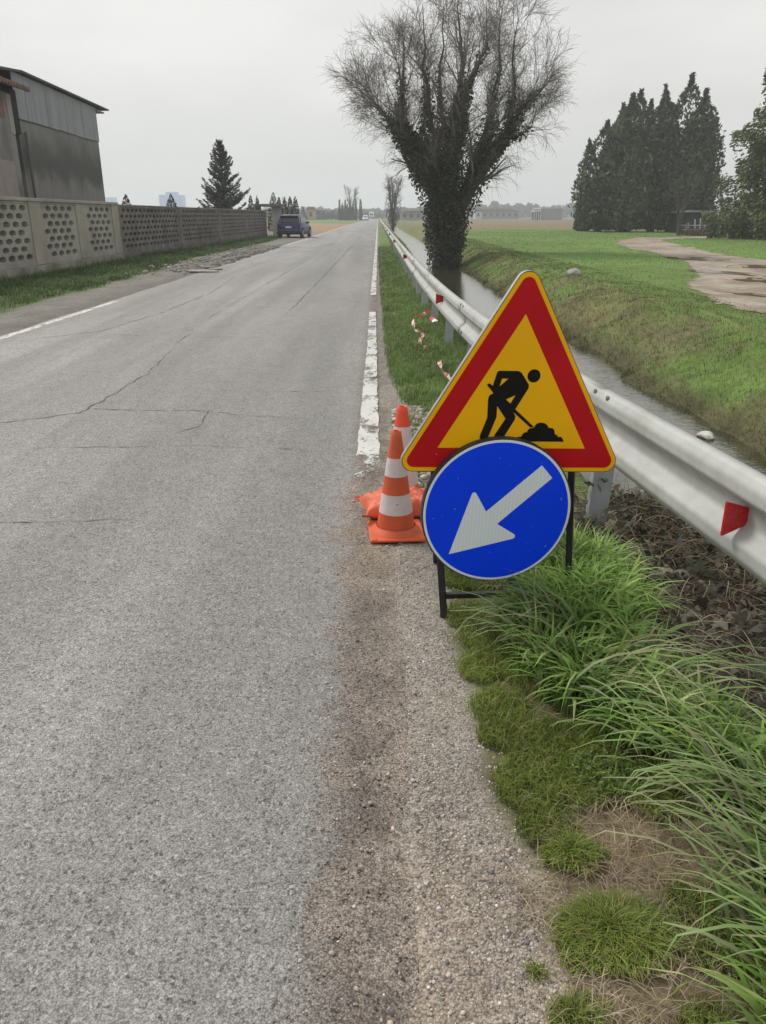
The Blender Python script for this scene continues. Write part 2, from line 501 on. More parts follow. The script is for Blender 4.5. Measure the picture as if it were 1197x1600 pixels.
class MB:
    def __init__(self):
        self.bm = bmesh.new()

    def poly(self, pts):
        vs_ = [self.bm.verts.new(p) for p in pts]
        return self.bm.faces.new(vs_)

    def box(self, x0, x1, y0, y1, z0, z1, rot=None, at=None):
        v = []
        for z in (z0, z1):
            for x, y in ((x0, y0), (x1, y0), (x1, y1), (x0, y1)):
                p = Vector((x, y, z))
                if rot is not None: p = rot @ p
                if at is not None: p = p + Vector(at)
                v.append(self.bm.verts.new(p))
        for f in ((3, 2, 1, 0), (4, 5, 6, 7), (0, 1, 5, 4), (1, 2, 6, 5), (2, 3, 7, 6), (3, 0, 4, 7)):
            self.bm.faces.new([v[i] for i in f])
        return self

    def prism(self, pts, axis, a0, a1):
        """extrude a 2-D outline along axis 'x','y' or 'z'"""
        def mk(p, a):
            if axis == 'y': return (p[0], a, p[1])
            if axis == 'x': return (a, p[0], p[1])
            return (p[0], p[1], a)
        A = [self.bm.verts.new(mk(p, a0)) for p in pts]
        B = [self.bm.verts.new(mk(p, a1)) for p in pts]
        n = len(pts)
        self.bm.faces.new(A)
        self.bm.faces.new(B[::-1])
        for i in range(n):
            self.bm.faces.new((A[i], B[i], B[(i + 1) % n], A[(i + 1) % n]))
        return self

    def lathe(self, prof, n=40, at=(0, 0, 0), axis='z', close=True):
        rings = []
        for r, h in prof:
            ring = []
            for i in range(n):
                a = 2 * math.pi * i / n
                if axis == 'z': p = (at[0] + r * math.cos(a), at[1] + r * math.sin(a), at[2] + h)
                elif axis == 'x': p = (at[0] + h, at[1] + r * math.cos(a), at[2] + r * math.sin(a))
                else: p = (at[0] + r * math.cos(a), at[1] + h, at[2] + r * math.sin(a))
                ring.append(self.bm.verts.new(p))
            rings.append(ring)
        for a, b_ in zip(rings, rings[1:]):
            for i in range(n):
                self.bm.faces.new((a[i], a[(i + 1) % n], b_[(i + 1) % n], b_[i]))
        if close:
            self.bm.faces.new(rings[0][::-1])
            self.bm.faces.new(rings[-1])
        return self

    def build(self, name, mat, parent=None, bevel=0.0, smooth=False, seg=2, label=None):
        bmesh.ops.recalc_face_normals(self.bm, faces=self.bm.faces)
        if bevel > 0:
            bmesh.ops.bevel(self.bm, geom=list(self.bm.edges), offset=bevel, segments=seg, affect='EDGES', profile=0.5, clamp_overlap=True)
        me = bpy.data.meshes.new(name)
        self.bm.to_mesh(me)
        self.bm.free()
        if smooth:
            for p in me.polygons: p.use_smooth = True
            try:
                me.set_sharp_from_angle(angle=R(38))
            except Exception:
                pass
        o = link(name, me, mat, parent)
        if label: o['label'] = label
        return o


def copy_tree(o, parent=None):
    c = o.copy()
    COL.objects.link(c)
    if parent: c.parent = parent
    for ch in list(o.children):
        copy_tree(ch, c)
    return c


# value noise in numpy, for the terrain and where plants grow
_perm = np.random.default_rng(3).random((256, 256))


def vnoise(x, y):
    x = np.asarray(x, float); y = np.asarray(y, float)
    xi = np.floor(x).astype(int); yi = np.floor(y).astype(int)
    fx = x - xi; fy = y - yi
    fx = fx * fx * (3 - 2 * fx); fy = fy * fy * (3 - 2 * fy)
    g = lambda a, b_: _perm[a & 255, b_ & 255]
    return (g(xi, yi) * (1 - fx) + g(xi + 1, yi) * fx) * (1 - fy) + (g(xi, yi + 1) * (1 - fx) + g(xi + 1, yi + 1) * fx) * fy


def fbm(x, y, o=4):
    s = 0; a = 0.5; tot = 0
    for i in range(o):
        s = s + a * vnoise(x * 2 ** i + 17 * i, y * 2 ** i + 31 * i); tot += a; a *= 0.55
    return s / tot


def sstep(a, b_, x):
    u = np.clip((np.asarray(x, float) - a) / (b_ - a), 0, 1)
    return u * u * (3 - 2 * u)


# ------------------------------------------------------------------ terrain
def grass_edge(y):
    return np.interp(y, [0, 1.1, 1.4, 1.6, 1.74, 2.36, 2.62, 2.9, 3.4, 4.2, 4.6, 5.2, 6.2, 6.7, 7.5, 10, 15, 33, 100, 500],
                     [.42, .42, .42, .36, .32, .29, .27, .29, .33, .42, .5, .55, .48, .2, .10, .06, .03, 0., 0.02, .02])


def tz(x, y):
    x = np.asarray(x, float); y = np.asarray(y, float)
    sh = 0.012 * np.clip(y - 25, 0, 60)                       # the canal drifts a little to the right far away
    lum = (fbm(x * 1.3 + 40, y * 0.6) - 0.5)
    z = np.where(x < 0.10, -0.012, 0.0)
    z = np.where((x >= 0.10), -0.006 + 0.02 * sstep(0.35, 0.7, x) + 0.05 * (fbm(x * 3, y * 3) - 0.5) * sstep(0.35, 0.6, x), z)
    left = 1.25 + 0.66 * sstep(4.95, 3.95, y) + 0.35 * sh + 0.25 * lum
    z = z - 0.10 * sstep(0.9, 1.3, x)
    zl = -0.08 - 1.07 * sstep(left, left + 0.95 + 0.65 * sh, x)
    z = np.where(x > 1.2, np.minimum(z, zl + 0.02 * lum), z)
    r0 = 3.40 + 0.30 * lum + 0.55 * (fbm(x * .2, y * 1.1 + 7) - .5) + 0.35 * sh
    zr = -1.15 + 1.08 * sstep(0, 1, ((x - r0) / 2.3)) ** 0.72 + (0.10 * lum + .34 * (fbm(x * 1.7 + 3, y * 1.2) - .5)) * sstep(r0 + .2, r0 + .9, x) * sstep(r0 + 3.2, r0 + 1.8, x)
    z = np.where(x > r0 - 0.2, zr, z)
    z = np.where(x > r0 + 2.3, -0.07 + 0.10 * lum + 0.14 * (fbm(x * .25, y * .25) - .5), z)
    far = sstep(90, 160, y)
    z = np.where(x > r0 + 1.2, z * (1 - far) - 0.05 * far, z)
    lv = 0.04 * (fbm(x * 2 + 9, y * 2) - 0.5)
    z = np.where(x < -5.35, -0.006 + lv * sstep(-5.5, -6.6, x) + 0.06 * sstep(-6.6, -8.8, x), z)
    return z


PATH = [(16.38, 56.13), (20.18, 63.5), (23.85, 66.5), (27, 67.5), (27.5, 64.5), (23, 62), (20.15, 57.57), (18.6, 52), (17.0, 44), (15.72, 37.82), (15.32, 31.77), (16.5, 25), (19, 20), (24, 16), (24, 6),
        (8.6, 6), (7.2, 10.5), (6.74, 13.63), (6.53, 15.34), (7.0, 17.4), (7.7, 20.38), (9.1, 22.8), (9.95, 25.15), (11.2, 29.5), (12.39, 35.39), (13.4, 43), (14.6, 50)]


def inside(px, py, poly):
    c = np.zeros(px.shape, bool)
    n = len(poly)
    for i in range(n):
        x0, y0 = poly[i]; x1, y1 = poly[(i + 1) % n]
        if y0 == y1: continue
        k = ((y0 > py) != (y1 > py)) & (px < (x1 - x0) * (py - y0) / (y1 - y0) + x0)
        c ^= k
    return c


def blob(x, y, L):
    d = np.zeros(np.shape(x))
    for cx, cy, r in L:
        d = np.maximum(d, 1 - ((x - cx) ** 2 + (y - cy) ** 2) / (r * r))
    return np.clip(d, 0, 1)


LONG = [(.66, 2.60, .13), (.84, 2.62, .17), (1.0, 2.9, .17), (.68, 2.22, .14), (.80, 2.02, .13), (.99, 1.97, .16),
        (1.08, 1.70, .19), (1.02, 1.40, .11), (.98, 1.12, .17), (.84, .98, .13), (1.2, 1.3, .22), (.8, 3.1, .24), (1.3, 1.75, .2), (.58, 2.38, .09), (.92, 2.32, .10)]
SHORT = [(.38, 2.42, .12), (.40, 2.18, .12), (.50, 1.98, .15), (.43, 1.80, .13), (.47, 1.63, .11), (.58, 1.76, .12), (.38, 2.03, .08), (.37, 2.82, .13), (.50, 2.62, .2),
         (.62, 2.35, .2), (.6, 1.95, .15), (.45, 3.2, .2), (.75, 1.75, .14), (.78, 1.3, .16), (.66, 1.05, .07)]
STRAW = [(.68, 1.45, .18), (.61, 1.55, .16), (.70, 1.66, .14), (.86, 1.62, .13), (.84, 1.42, .12), (.72, 1.18, .12), (.46, 2.72, .1), (1.1, 2.55, .28), (1.25, 2.75, .3), (.41, 1.37, .1), (.55, 1.25, .16), (.7, 1.55, .2), (.5, 1.1, .14), (1.2, 2.25, .3)]
LITTER = [(1.25, 3.7, .4), (1.32, 3.2, .42), (1.35, 2.75, .42), (1.38, 2.35, .38), (1.55, 3.0, .4), (1.15, 3.35, .3), (1.15, 2.9, .22), (1.35, 2.0, .3), (1.72, 3.6, .45), (1.8, 2.9, .5), (1.7, 4.15, .4), (1.8, 2.3, .5), (1.45, 4.2, .3)]


def axis(parts):
    out = []
    for a, b_, s in parts:
        out += list(np.arange(a, b_ - 1e-9, s))
    return np.array(out)


gx = np.concatenate([-np.geomspace(2500, 30, 40), axis([(-29, -10, .8), (-10, -5.2, .16), (-5.2, -.3, .7), (-.3, 1.7, .035), (1.7, 8, .14), (8, 26, .35)]), np.geomspace(26.5, 2500, 60)])
gy = np.concatenate([axis([(-12, .6, .7), (.6, 4.6, .035), (4.6, 12, .09), (12, 40, .28), (40, 75, .6)]), np.geomspace(75, 3500, 90)])
GX, GY = np.meshgrid(gx, gy)
GZ = tz(GX, GY)


def mixc(c, m_, col):
    return c * (1 - m_[..., None]) + np.array(col) * m_[..., None]


def ground_cols(x, y):
    n = fbm(x * .8, y * .8); n2 = fbm(x * .12 + 5, y * .12); nf = fbm(x * 6, y * 6)
    c = np.zeros(x.shape + (3,))
    c[:] = (0.115, 0.175, 0.042)
    c = mixc(c, sstep(.35, .65, n2), (0.13, 0.215, 0.05))
    kind = np.zeros(x.shape + (3,)); kind[..., 1] = 0.6
    # right bank: mixed yellowed grass and bare brown soil towards the water
    bank = sstep(3.3, 3.6, x) * sstep(6.2, 5.2, x)
    c = mixc(c, bank * sstep(.45, .6, n) * .65, (0.18, 0.155, 0.075))
    c = mixc(c, bank * sstep(.52, .66, fbm(x * 1.6 + 30, y * .9)) * .6, (0.15, 0.112, 0.075))
    zz_ = tz(x, y)
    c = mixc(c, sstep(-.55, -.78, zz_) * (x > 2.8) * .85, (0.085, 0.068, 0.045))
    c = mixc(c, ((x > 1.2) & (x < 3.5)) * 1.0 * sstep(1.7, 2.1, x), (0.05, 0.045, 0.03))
    # right verge
    e = grass_edge(y) + .12 * (nf - .5) + .10 * (n - .5)
    v = ((x > -.3) & (x < 1.25)).astype(float)
    grav = v * sstep(e + .05 + .05 * sstep(6, 8, y), e - .02 + .06 * sstep(6, 8, y), x)
    near = sstep(6.5, 5.8, y)
    soil = v * (1 - grav) * near
    c = mixc(c, soil * .9, (0.15, 0.122, 0.075))
    c = mixc(c, soil * blob(x, y, SHORT) ** .5 * .9, (0.055, 0.072, 0.018))
    c = mixc(c, soil * blob(x, y, LONG) ** .5 * .9, (0.045, 0.058, 0.02))
    c = mixc(c, soil * blob(x, y, STRAW) ** .5 * .8, (0.24, 0.185, 0.12))
    lit = ((x > .95) & (x < 2.4) & (y < 5)).astype(float)
    c = mixc(c, lit * sstep(0, .4, blob(x, y, LITTER)) * .92, (0.085, 0.070, 0.05))
    grc = np.zeros(x.shape + (3,)); grc[:] = (0.325, 0.275, 0.225)
    grc = mixc(grc, sstep(.4, .65, n), (0.305, 0.275, 0.24))
    grc = mixc(grc, sstep(.3, .45, x) * .5, (0.40, 0.325, 0.245))
    grc = mixc(grc, sstep(6, 8, y) * .8, (0.25, 0.235, 0.215))
    c = c * (1 - grav[..., None]) + grc * grav[..., None]
    kind[..., 0] = np.maximum(kind[..., 0], grav)
    rub = v * sstep(4.2, 4.9, y) * sstep(6.9, 6.2, y) * sstep(.95, .7, x)
    c = mixc(c, rub * .85, (0.27, 0.235, 0.19)); kind[..., 0] = np.maximum(kind[..., 0], rub * .8)
    # left shoulder: grey gravel, then grass up to the wall
    ge = np.interp(y, [0, 13, 24, 31, 36, 52, 64, 66], [-6.35, -6.4, -6.6, -7.2, -7.1, -6.9, -7.2, -9.6]) + .5 * (n - .5)
    ls = ((x < -5.0) & (y < 84)).astype(float) * sstep(ge - .15, ge + .15, x)
    c = mixc(c, ls, (0.235, 0.22, 0.20)); kind[..., 0] = np.maximum(kind[..., 0], ls * .9)
    c = mixc(c, ls * sstep(-5.9, -5.3, x) * .5, (0.14, 0.13, 0.12))
    dv = ((x < -5.0) & (x > -14)).astype(float) * sstep(62, 65, y) * sstep(84, 80, y)
    c = mixc(c, dv, (0.26, 0.24, 0.21))
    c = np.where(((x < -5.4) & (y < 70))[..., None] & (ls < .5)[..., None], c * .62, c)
    yard = ((x < -9.6) & (y < 66)).astype(float)
    c = mixc(c, yard, (0.14, 0.13, 0.10))
    # far fields
    lf = (x < -5.2).astype(float)
    c = mixc(c, lf * sstep(83, 86, y) * sstep(172, 168, y), (0.30, 0.215, 0.13))
    c = mixc(c, lf * sstep(168, 172, y) * sstep(330, 315, y), (0.135, 0.20, 0.07))
    c = mixc(c, lf * sstep(320, 340, y), (0.17, 0.17, 0.13))
    rf = (x > 5).astype(float)
    edge = 104 + .18 * (x - 10)
    c = mixc(c, rf * sstep(edge - 4, edge + 6, y), (0.20, 0.145, 0.085))
    c = mixc(c, rf * sstep(235, 265, y), (0.13, 0.13, 0.10))
    c = mixc(c, ((x > .3) & (x < 12)).astype(float) * sstep(60, 100, y) * sstep(12, 8, x), (0.155, 0.16, 0.06))
    kind[..., 1] = kind[..., 1] * sstep(95, 70, y)
    c = c * (0.85 + 0.3 * nf[..., None])
    return c, np.clip(kind, 0, 1)


cols, kind = ground_cols(GX, GY)
ny, nx = GX.shape
idx = np.arange(nx * ny).reshape(ny, nx)
F = np.stack([idx[:-1, :-1], idx[:-1, 1:], idx[1:, 1:], idx[1:, :-1]], -1).reshape(-1, 4)
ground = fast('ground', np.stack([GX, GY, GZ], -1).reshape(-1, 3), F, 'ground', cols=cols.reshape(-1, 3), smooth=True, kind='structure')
k4 = np.ones((nx * ny, 4), np.float32); k4[:, :3] = kind.reshape(-1, 3)
a = ground.data.attributes.new('Kind', 'FLOAT_COLOR', 'POINT'); a.data.foreach_set('color', k4.ravel())

# road: one strip, ragged on both edges
ry = np.concatenate([axis([(-12, .6, .5), (.6, 12, .04), (12, 60, .2)]), np.geomspace(60, 1600, 160)])
el = -5.32 + .10 * (fbm(ry * 1.1, ry * 0 + 3) - .5) + .05 * (fbm(ry * 6, ry * 0 + 8) - .5)
er = 0.125 + .16 * (fbm(ry * 1.6, ry * 0 + 13) - .5) + .05 * (fbm(ry * 9, ry * 0 + 18) - .5)
er = er - .09 * sstep(5.0, 7.5, ry)
fr = np.array([0, .03, .25, .5, .75, .97, 1.0])
RX = el[:, None] + (er - el)[:, None] * fr[None]
RZ = np.zeros_like(RX); RZ[:, 0] = -.02; RZ[:, -1] = -.015
RY = np.repeat(ry[:, None], 7, 1)
idx = np.arange(RX.size).reshape(RX.shape)
F = np.stack([idx[:-1, :-1], idx[:-1, 1:], idx[1:, 1:], idx[1:, :-1]], -1).reshape(-1, 4)
fast('road', np.stack([RX, RY, RZ], -1).reshape(-1, 3), F, 'asphalt', smooth=True, kind='structure')


def ribbon(name, pts, w, z, mat, jitter=0.0, step=0.1):
    P = np.array(pts, float)
    d = np.r_[0, np.cumsum(np.hypot(*np.diff(P, axis=0).T))]
    s = np.arange(0, d[-1], step)
    x = np.interp(s, d, P[:, 0]); y = np.interp(s, d, P[:, 1])
    ww = np.interp(s, d, w) if np.ndim(w) else np.full(len(s), w)
    tx = np.gradient(x); ty = np.gradient(y); L = np.hypot(tx, ty)
    nxv, nyv = ty / L, -tx / L
    j = jitter * (fbm(s * 7 + 3 * P[0, 0], s * 0 + P[0, 1]) - .5) * 2
    j2 = jitter * (fbm(s * 15 + 9, s * 0 + P[0, 1] * 3) - .5)
    x = x + nxv * j; y = y + nyv * j
    h = np.maximum(.0015, ww / 2 + (j2 if jitter else 0))
    k_ = .42 * sstep(.30, .5, fbm(s * 2.2 + 5, s * 0 + 7 * P[0, 1])) if mat == 'crack' else 1.0
    V = np.stack([np.stack([x - nxv * h * k_, y - nyv * h * k_, 0 * x + z], -1), np.stack([x + nxv * h * k_, y + nyv * h * k_, 0 * x + z], -1)], 1).reshape(-1, 3)
    i = np.arange(len(s) - 1) * 2
    F = np.stack([i, i + 1, i + 3, i + 2], -1)
    return fast(name, V, F, mat, kind='structure')


ribbon('edge_line', [(-.072, 4.35), (-.075, 6.4), (-.08, 9.9), (-.095, 13.6)], [.165, .145, .12, .11], .004, 'road_paint', .012, .05)
ribbon('edge_line', [(-.10, 16.6), (-.095, 33), (-.09, 100), (-.09, 700)], .12, .004, 'road_paint', .01, .5)
ribbon('edge_line', [(-5.12, -8), (-5.1, 10), (-5.08, 15.4)], .13, .004, 'road_paint', .015, .1)
ribbon('edge_line', [(-5.2, 40.5), (-5.22, 53), (-5.15, 90), (-5.1, 700)], .13, .004, 'road_paint', .02, .5)
for c_, w_ in (([(-5.2, 5.9), (-3.05, 6.0), (-2.5, 6.34), (-2.42, 8.1), (-2.62, 10.2), (-2.75, 13.3), (-2.7, 19)], [.012, .02, .03, .022, .016, .02, .02]),
               ([(-2.45, 6.5), (-1.95, 6.42), (-1.58, 6.42), (-1.0, 6.22), (-.48, 6.12)], [.02, .016, .016, .014, .008]),
               ([(-1.45, 6.4), (-1.42, 5.9), (-1.6, 5.65)], .014), ([(-2.5, 5.3), (-1.3, 5.35), (-.6, 5.25)], .010),
               ([(-2.3, 3.9), (-1.8, 3.87), (-1.3, 3.9)], .014), ([(-1.5, 7.2), (-.9, 7.15), (-.5, 7.2)], .012),
               ([(-4.9, 10.2), (-4.0, 11.2), (-3.7, 13.5), (-3.6, 17), (-3.9, 22)], [.02, .035, .03, .03, .03]),
               ([(-3.9, 11), (-3.0, 10.7), (-1.5, 10.6)], .02), ([(-2.72, 19), (-2.62, 30), (-2.6, 60)], .045),
               ([(-1.55, 13), (-1.5, 20), (-1.45, 34), (-1.4, 70)], .04), ([(-2.6, 15.5), (-1.5, 15.4), (-.2, 15.3)], .03),
               ([(-3.6, 20.5), (-1.6, 20.3), (-.3, 20.4)], .035), ([(-5, 27), (-2.7, 26.7)], .04)):
    ribbon('road_crack', c_, w_, .0045, 'crack', .035, .03)

# canal water
fast('canal_water', [(1.1, -8, -.85), (4.6, -8, -.85), (4.6, 60, -.85), (1.1, 60, -.85), (4.9, 400, -.85), (1.6, 400, -.85)], np.array([(0, 1, 2, 3), (3, 2, 4, 5)]), 'canal_water', kind='structure')

# dirt track over the field
px_, py_ = np.meshgrid(np.arange(5.5, 28.5, .14), np.arange(5.5, 69, .18))
wob = .9 * (fbm(px_ * .9, py_ * .9) - .5)
m_ = inside(px_ + wob, py_ + 1.3 * wob, PATH)
# grassy island between the ruts, lower right of the picture
isl = ((px_ - 9.0 - .25 * (py_ - 14)) / .5) ** 2 + ((py_ - 14.6) / 1.9) ** 2 < 1 + 1.2 * (fbm(px_ * 2, py_ * 2) - .5)
m_ &= ~isl
ok = m_[:-1, :-1] & m_[1:, :-1] & m_[:-1, 1:] & m_[1:, 1:]
idx = np.arange(px_.size).reshape(px_.shape)
F = np.stack([idx[:-1, :-1], idx[:-1, 1:], idx[1:, 1:], idx[1:, :-1]], -1)[ok]
u, inv = np.unique(F.ravel(), return_inverse=True)
V = np.stack([px_, py_, tz(px_, py_) + .012], -1).reshape(-1, 3)[u]
nn = fbm(V[:, 0] * .7, V[:, 1] * .7); n3 = fbm(V[:, 0] * 2.5 + 4, V[:, 1] * 2.5)
pc = np.zeros((len(V), 3)); pc[:] = (0.365, 0.32, 0.26)
pc = pc * (1 - sstep(.42, .6, nn)[:, None] * .7) + np.array((0.25, 0.19, 0.14)) * sstep(.42, .6, nn)[:, None] * .7
pc *= (.8 + .4 * n3)[:, None]
dp = fast('dirt_path', V, inv.reshape(-1, 4), 'ground', cols=pc, smooth=True, kind='structure')
k4 = np.ones((len(V), 4), np.float32); k4[:, 0] = .5; k4[:, 1:3] = 0
a = dp.data.attributes.new('Kind', 'FLOAT_COLOR', 'POINT'); a.data.foreach_set('color', k4.ravel())


def puddle(cx, cy, rx, ry_, rot, seed):
    P = []
    for i in range(40):
        a_ = i / 40 * 2 * math.pi
        r_ = 1 + .55 * (float(fbm(np.cos(a_) * 1.7 + seed, np.sin(a_) * 1.7 + seed)) - .5) * 2
        x, y = rx * r_ * math.cos(a_), ry_ * r_ * math.sin(a_)
        P.append((cx + x * math.cos(rot) - y * math.sin(rot), cy + x * math.sin(rot) + y * math.cos(rot)))
    xs = np.array(P)
    zs = tz(xs[:, 0], xs[:, 1]) + .017
    z0 = float(tz(np.array([cx]), np.array([cy]))[0]) + .017
    me = bpy.data.meshes.new('puddle')
    me.from_pydata([(cx, cy, z0)] + [(x, y, float(q)) for (x, y), q in zip(P, zs)], [], [(0, i + 1, (i + 1) % 40 + 1) for i in range(40)])
    o = link('puddle', me, 'puddle_water'); o['kind'] = 'structure'


for a_ in ((12.9, 32.6, .95, 1.3, .2, 1), (10.5, 24.3, .55, 1.15, .3, 2), (10.6, 21.4, .75, 1.0, .1, 3), (12.6, 27.0, .9, .7, .1, 4), (8.3, 17.6, .3, 1.0, .4, 5), (12.0, 21.5, .35, 1.5, .5, 6)):
    puddle(*a_)

# ------------------------------------------------------------------ roadworks signs on their stand
SIGN_O = Vector((0.510, 2.828, 0.721))
SIGN_E = (R(0.59), R(2.16), R(5.78))
from mathutils import Euler
SIGN_M = Euler(SIGN_E).to_matrix()


def sign_thing(name, off, label, cat):
    o = thing(name, SIGN_O + SIGN_M @ Vector(off), label, cat)
    o.rotation_euler = SIGN_E
    return o, Vector(off)


def sheet(name, pts, y, mat, parent, off):
    me = bpy.data.meshes.new(name)
    me.from_pydata([(p[0] - off.x, y - off.y, p[1] - off.z) for p in pts], [], [list(range(len(pts)))])
    return link(name, me, mat, parent)


def round_tri(m, r, s=.578):
    """equilateral outline m outside the inner triangle, corners rounded by r"""
    side = s + 2 * m * math.sqrt(3)
    c = [(-side / 2, -m), (side / 2, -m), (0, -m + side * .8660254)]
    if r == 0: return c
    out = []
    for k, (cx, cz) in enumerate(c):
        gx_, gz_ = 0, -m + side * .2886751
        d = Vector((gx_ - cx, gz_ - cz)).normalized() * (2 * r)
        ox, oz = cx + d.x, cz + d.y
        mid = math.atan2(cz - oz, cx - ox)
        for i in range(9):
            a_ = mid + R(-60 + 120 * i / 8)
            out.append((ox + r * math.cos(a_), oz + r * math.sin(a_)))
    return out


T, off = sign_thing('warning_sign', (0, .01, -.096), 'yellow triangular roadworks sign with red border and black digging worker, above the blue disc', 'road sign')
sh = lambda L: [(p[0] - off.x, p[1] - off.z) for p in L]
MB().prism(sh(round_tri(.0965, .044)), 'y', 0.0 - off.y, .024 - off.y).build('plate', 'sign_edge', T, bevel=.002, seg=1)
sheet('rim_line', round_tri(.0955, .043), -.0022, 'sign_rim', T, off)
sheet('yellow_border', round_tri(.0930, .041), -.003, 'sign_yellow', T, off)
sheet('red_band', round_tri(.0775, .027), -.0038, 'sign_red', T, off)
sheet('yellow_panel', round_tri(0, 0), -.0046, 'sign_yellow', T, off)
BODY = [(-.0847, .2922), (-.0769, .2955), (-.006, .2961), (.006, .2906), (.0385, .2465), (.0402, .2390), (.0392, .2320), (-.001, .1552), (-.0030, .1519), (.0765, .0848), (.0635, .0813), (-.0087, .1403),
        (.0000, .1260), (.0008, .1223), (-.0013, .1106), (-.0376, .0425), (-.0450, .0390), (-.0640, .0390), (-.0700, .0425), (-.0730, .0480), (-.0734, .0516), (-.0372, .1152), (-.0734, .1634), (-.0718, .1215), (-.1001, .0346), (-.1060, .0305),
        (-.1146, .0294), (-.1240, .0325), (-.1294, .0394), (-.1296, .0494), (-.1076, .1178), (-.1105, .1863), (-.1084, .1993), (-.1040, .2060), (-.0932, .2108), (-.0950, .2150), (-.1008, .2219), (-.1176, .2393), (-.1185, .2435), (-.116, .2473), (-.1096, .248), (-.0975, .2396)]
HEAP = [(.011, .0405), (.0150, .0445), (.0205, .0456), (.0305, .0457), (.0350, .0555), (.0420, .0630), (.052, .0644), (.0530, .0720), (.0620, .0800), (.0703, .0797), (.0781, .0848), (.0820, .0930), (.0883, .0983), (.0970, .1015), (.1046, .1018), (.1140, .1005), (.1219, .0970), (.1300, .0900), (.1338, .082), (.1474, .0811), (.1550, .0770), (.1588, .0704),
        (.1622, .0569), (.171, .0536), (.1754, .0462), (.1854, .047), (.1910, .0440), (.195, .0385), (.1985, .0320), (.2008, .0273), (.083, .0275), (.012, .0275)]
sym = sheet('worker_symbol', BODY, -.0054, 'sign_black', T, off)
hd = [(.0548 + .0246 * math.cos(i / 36 * 6.2832), .2788 + .0246 * math.sin(i / 36 * 6.2832)) for i in range(36)]
sheet('head_symbol', hd, -.0054, 'sign_black', sym, off)
sheet('heap_symbol', HEAP, -.0060, 'sign_black', sym, off)
sheet('arm_gap', [(-.0645, .2666), (-.0412, .267), (-.0715, .2384)], -.0060, 'sign_yellow', sym, off)
sheet('arm_gap', [(-.0079, .2056), (-.0422, .1889), (-.0243, .1738)], -.0060, 'sign_yellow', sym, off)

D, off = sign_thing('direction_sign', (-.0415, -.02, -.548), 'round blue sign with white arrow pointing down to the left, in front of the triangle', 'road sign')
ccx, ccz = -.0415, -.2502


def circ(r, n=96):
    return [(ccx + r * math.cos(2 * math.pi * i / n), ccz + r * math.sin(2 * math.pi * i / n)) for i in range(n)]


mb = MB()
mb.lathe([(.2975, 0.004), (.2985, 0.0), (.2985, -.028), (.2965, -.0315)][::-1], 96, (ccx - off.x, -.004 - off.y, ccz - off.z), 'y')
mb.build('rim', 'sign_rim', D, smooth=True)
sheet('white_ring', circ(.2925), -.0372, 'sign_white', D, off)
sheet('blue_face', circ(.2825), -.0380, 'sign_blue', D, off)
ARROW = [(.1144, -.0571), (.1619, -.1084), (-.0383, -.2988), (.0345, -.3430), (.0385, -.3490), (.0380, -.3570), (.0329, -.3622), (-.222, -.4276), (-.1502, -.1770), (-.1460, -.1690), (-.1400, -.1665), (-.1330, -.1700), (-.0869, -.2468)]
sheet('white_arrow', ARROW, -.0388, 'sign_white', D, off)

ST, off = sign_thing('sign_stand', (0, .06, -.72), 'black square-tube stand with a low crossbar holding up both road signs', 'sign stand')


def bar(mb, a_, b_, w=.026):
    a_ = Vector(a_) - off; b_ = Vector(b_) - off
    d = (b_ - a_); L = d.length
    q = d.to_track_quat('Z', 'Y').to_matrix()
    mb.box(-w / 2, w / 2, -w / 2, w / 2, 0, L, rot=q, at=a_)
    return mb


bar(MB(), (-.305, .045, .05), (-.208, .012, -.755)).build('leg', 'stand_black', ST, bevel=.002)
bar(MB(), (.246, .045, .10), (.322, .012, -.755)).build('leg', 'stand_black', ST, bevel=.002)
bar(MB(), (-.295, .075, .04), (-.15, .55, -.74)).build('leg', 'stand_black', ST, bevel=.002)
bar(MB(), (.25, .075, .10), (.36, .55, -.74)).build('leg', 'stand_black', ST, bevel=.002)
bar(MB(), (-.212, .016, -.640), (.305, .016, -.632), .022).build('crossbar', 'stand_black', ST, bevel=.002)
bar(MB(), (-.30, .045, .03), (.24, .045, .03), .022).build('crossbar', 'stand_black', ST, bevel=.002)
bar(MB(), (-.145, .55, -.66), (.36, .55, -.655), .022).build('crossbar', 'stand_black', ST, bevel=.002)
bar(MB(), (-.26, .03, -.27), (.275, .03, -.27), .02).build('crossbar', 'stand_black', ST, bevel=.002)


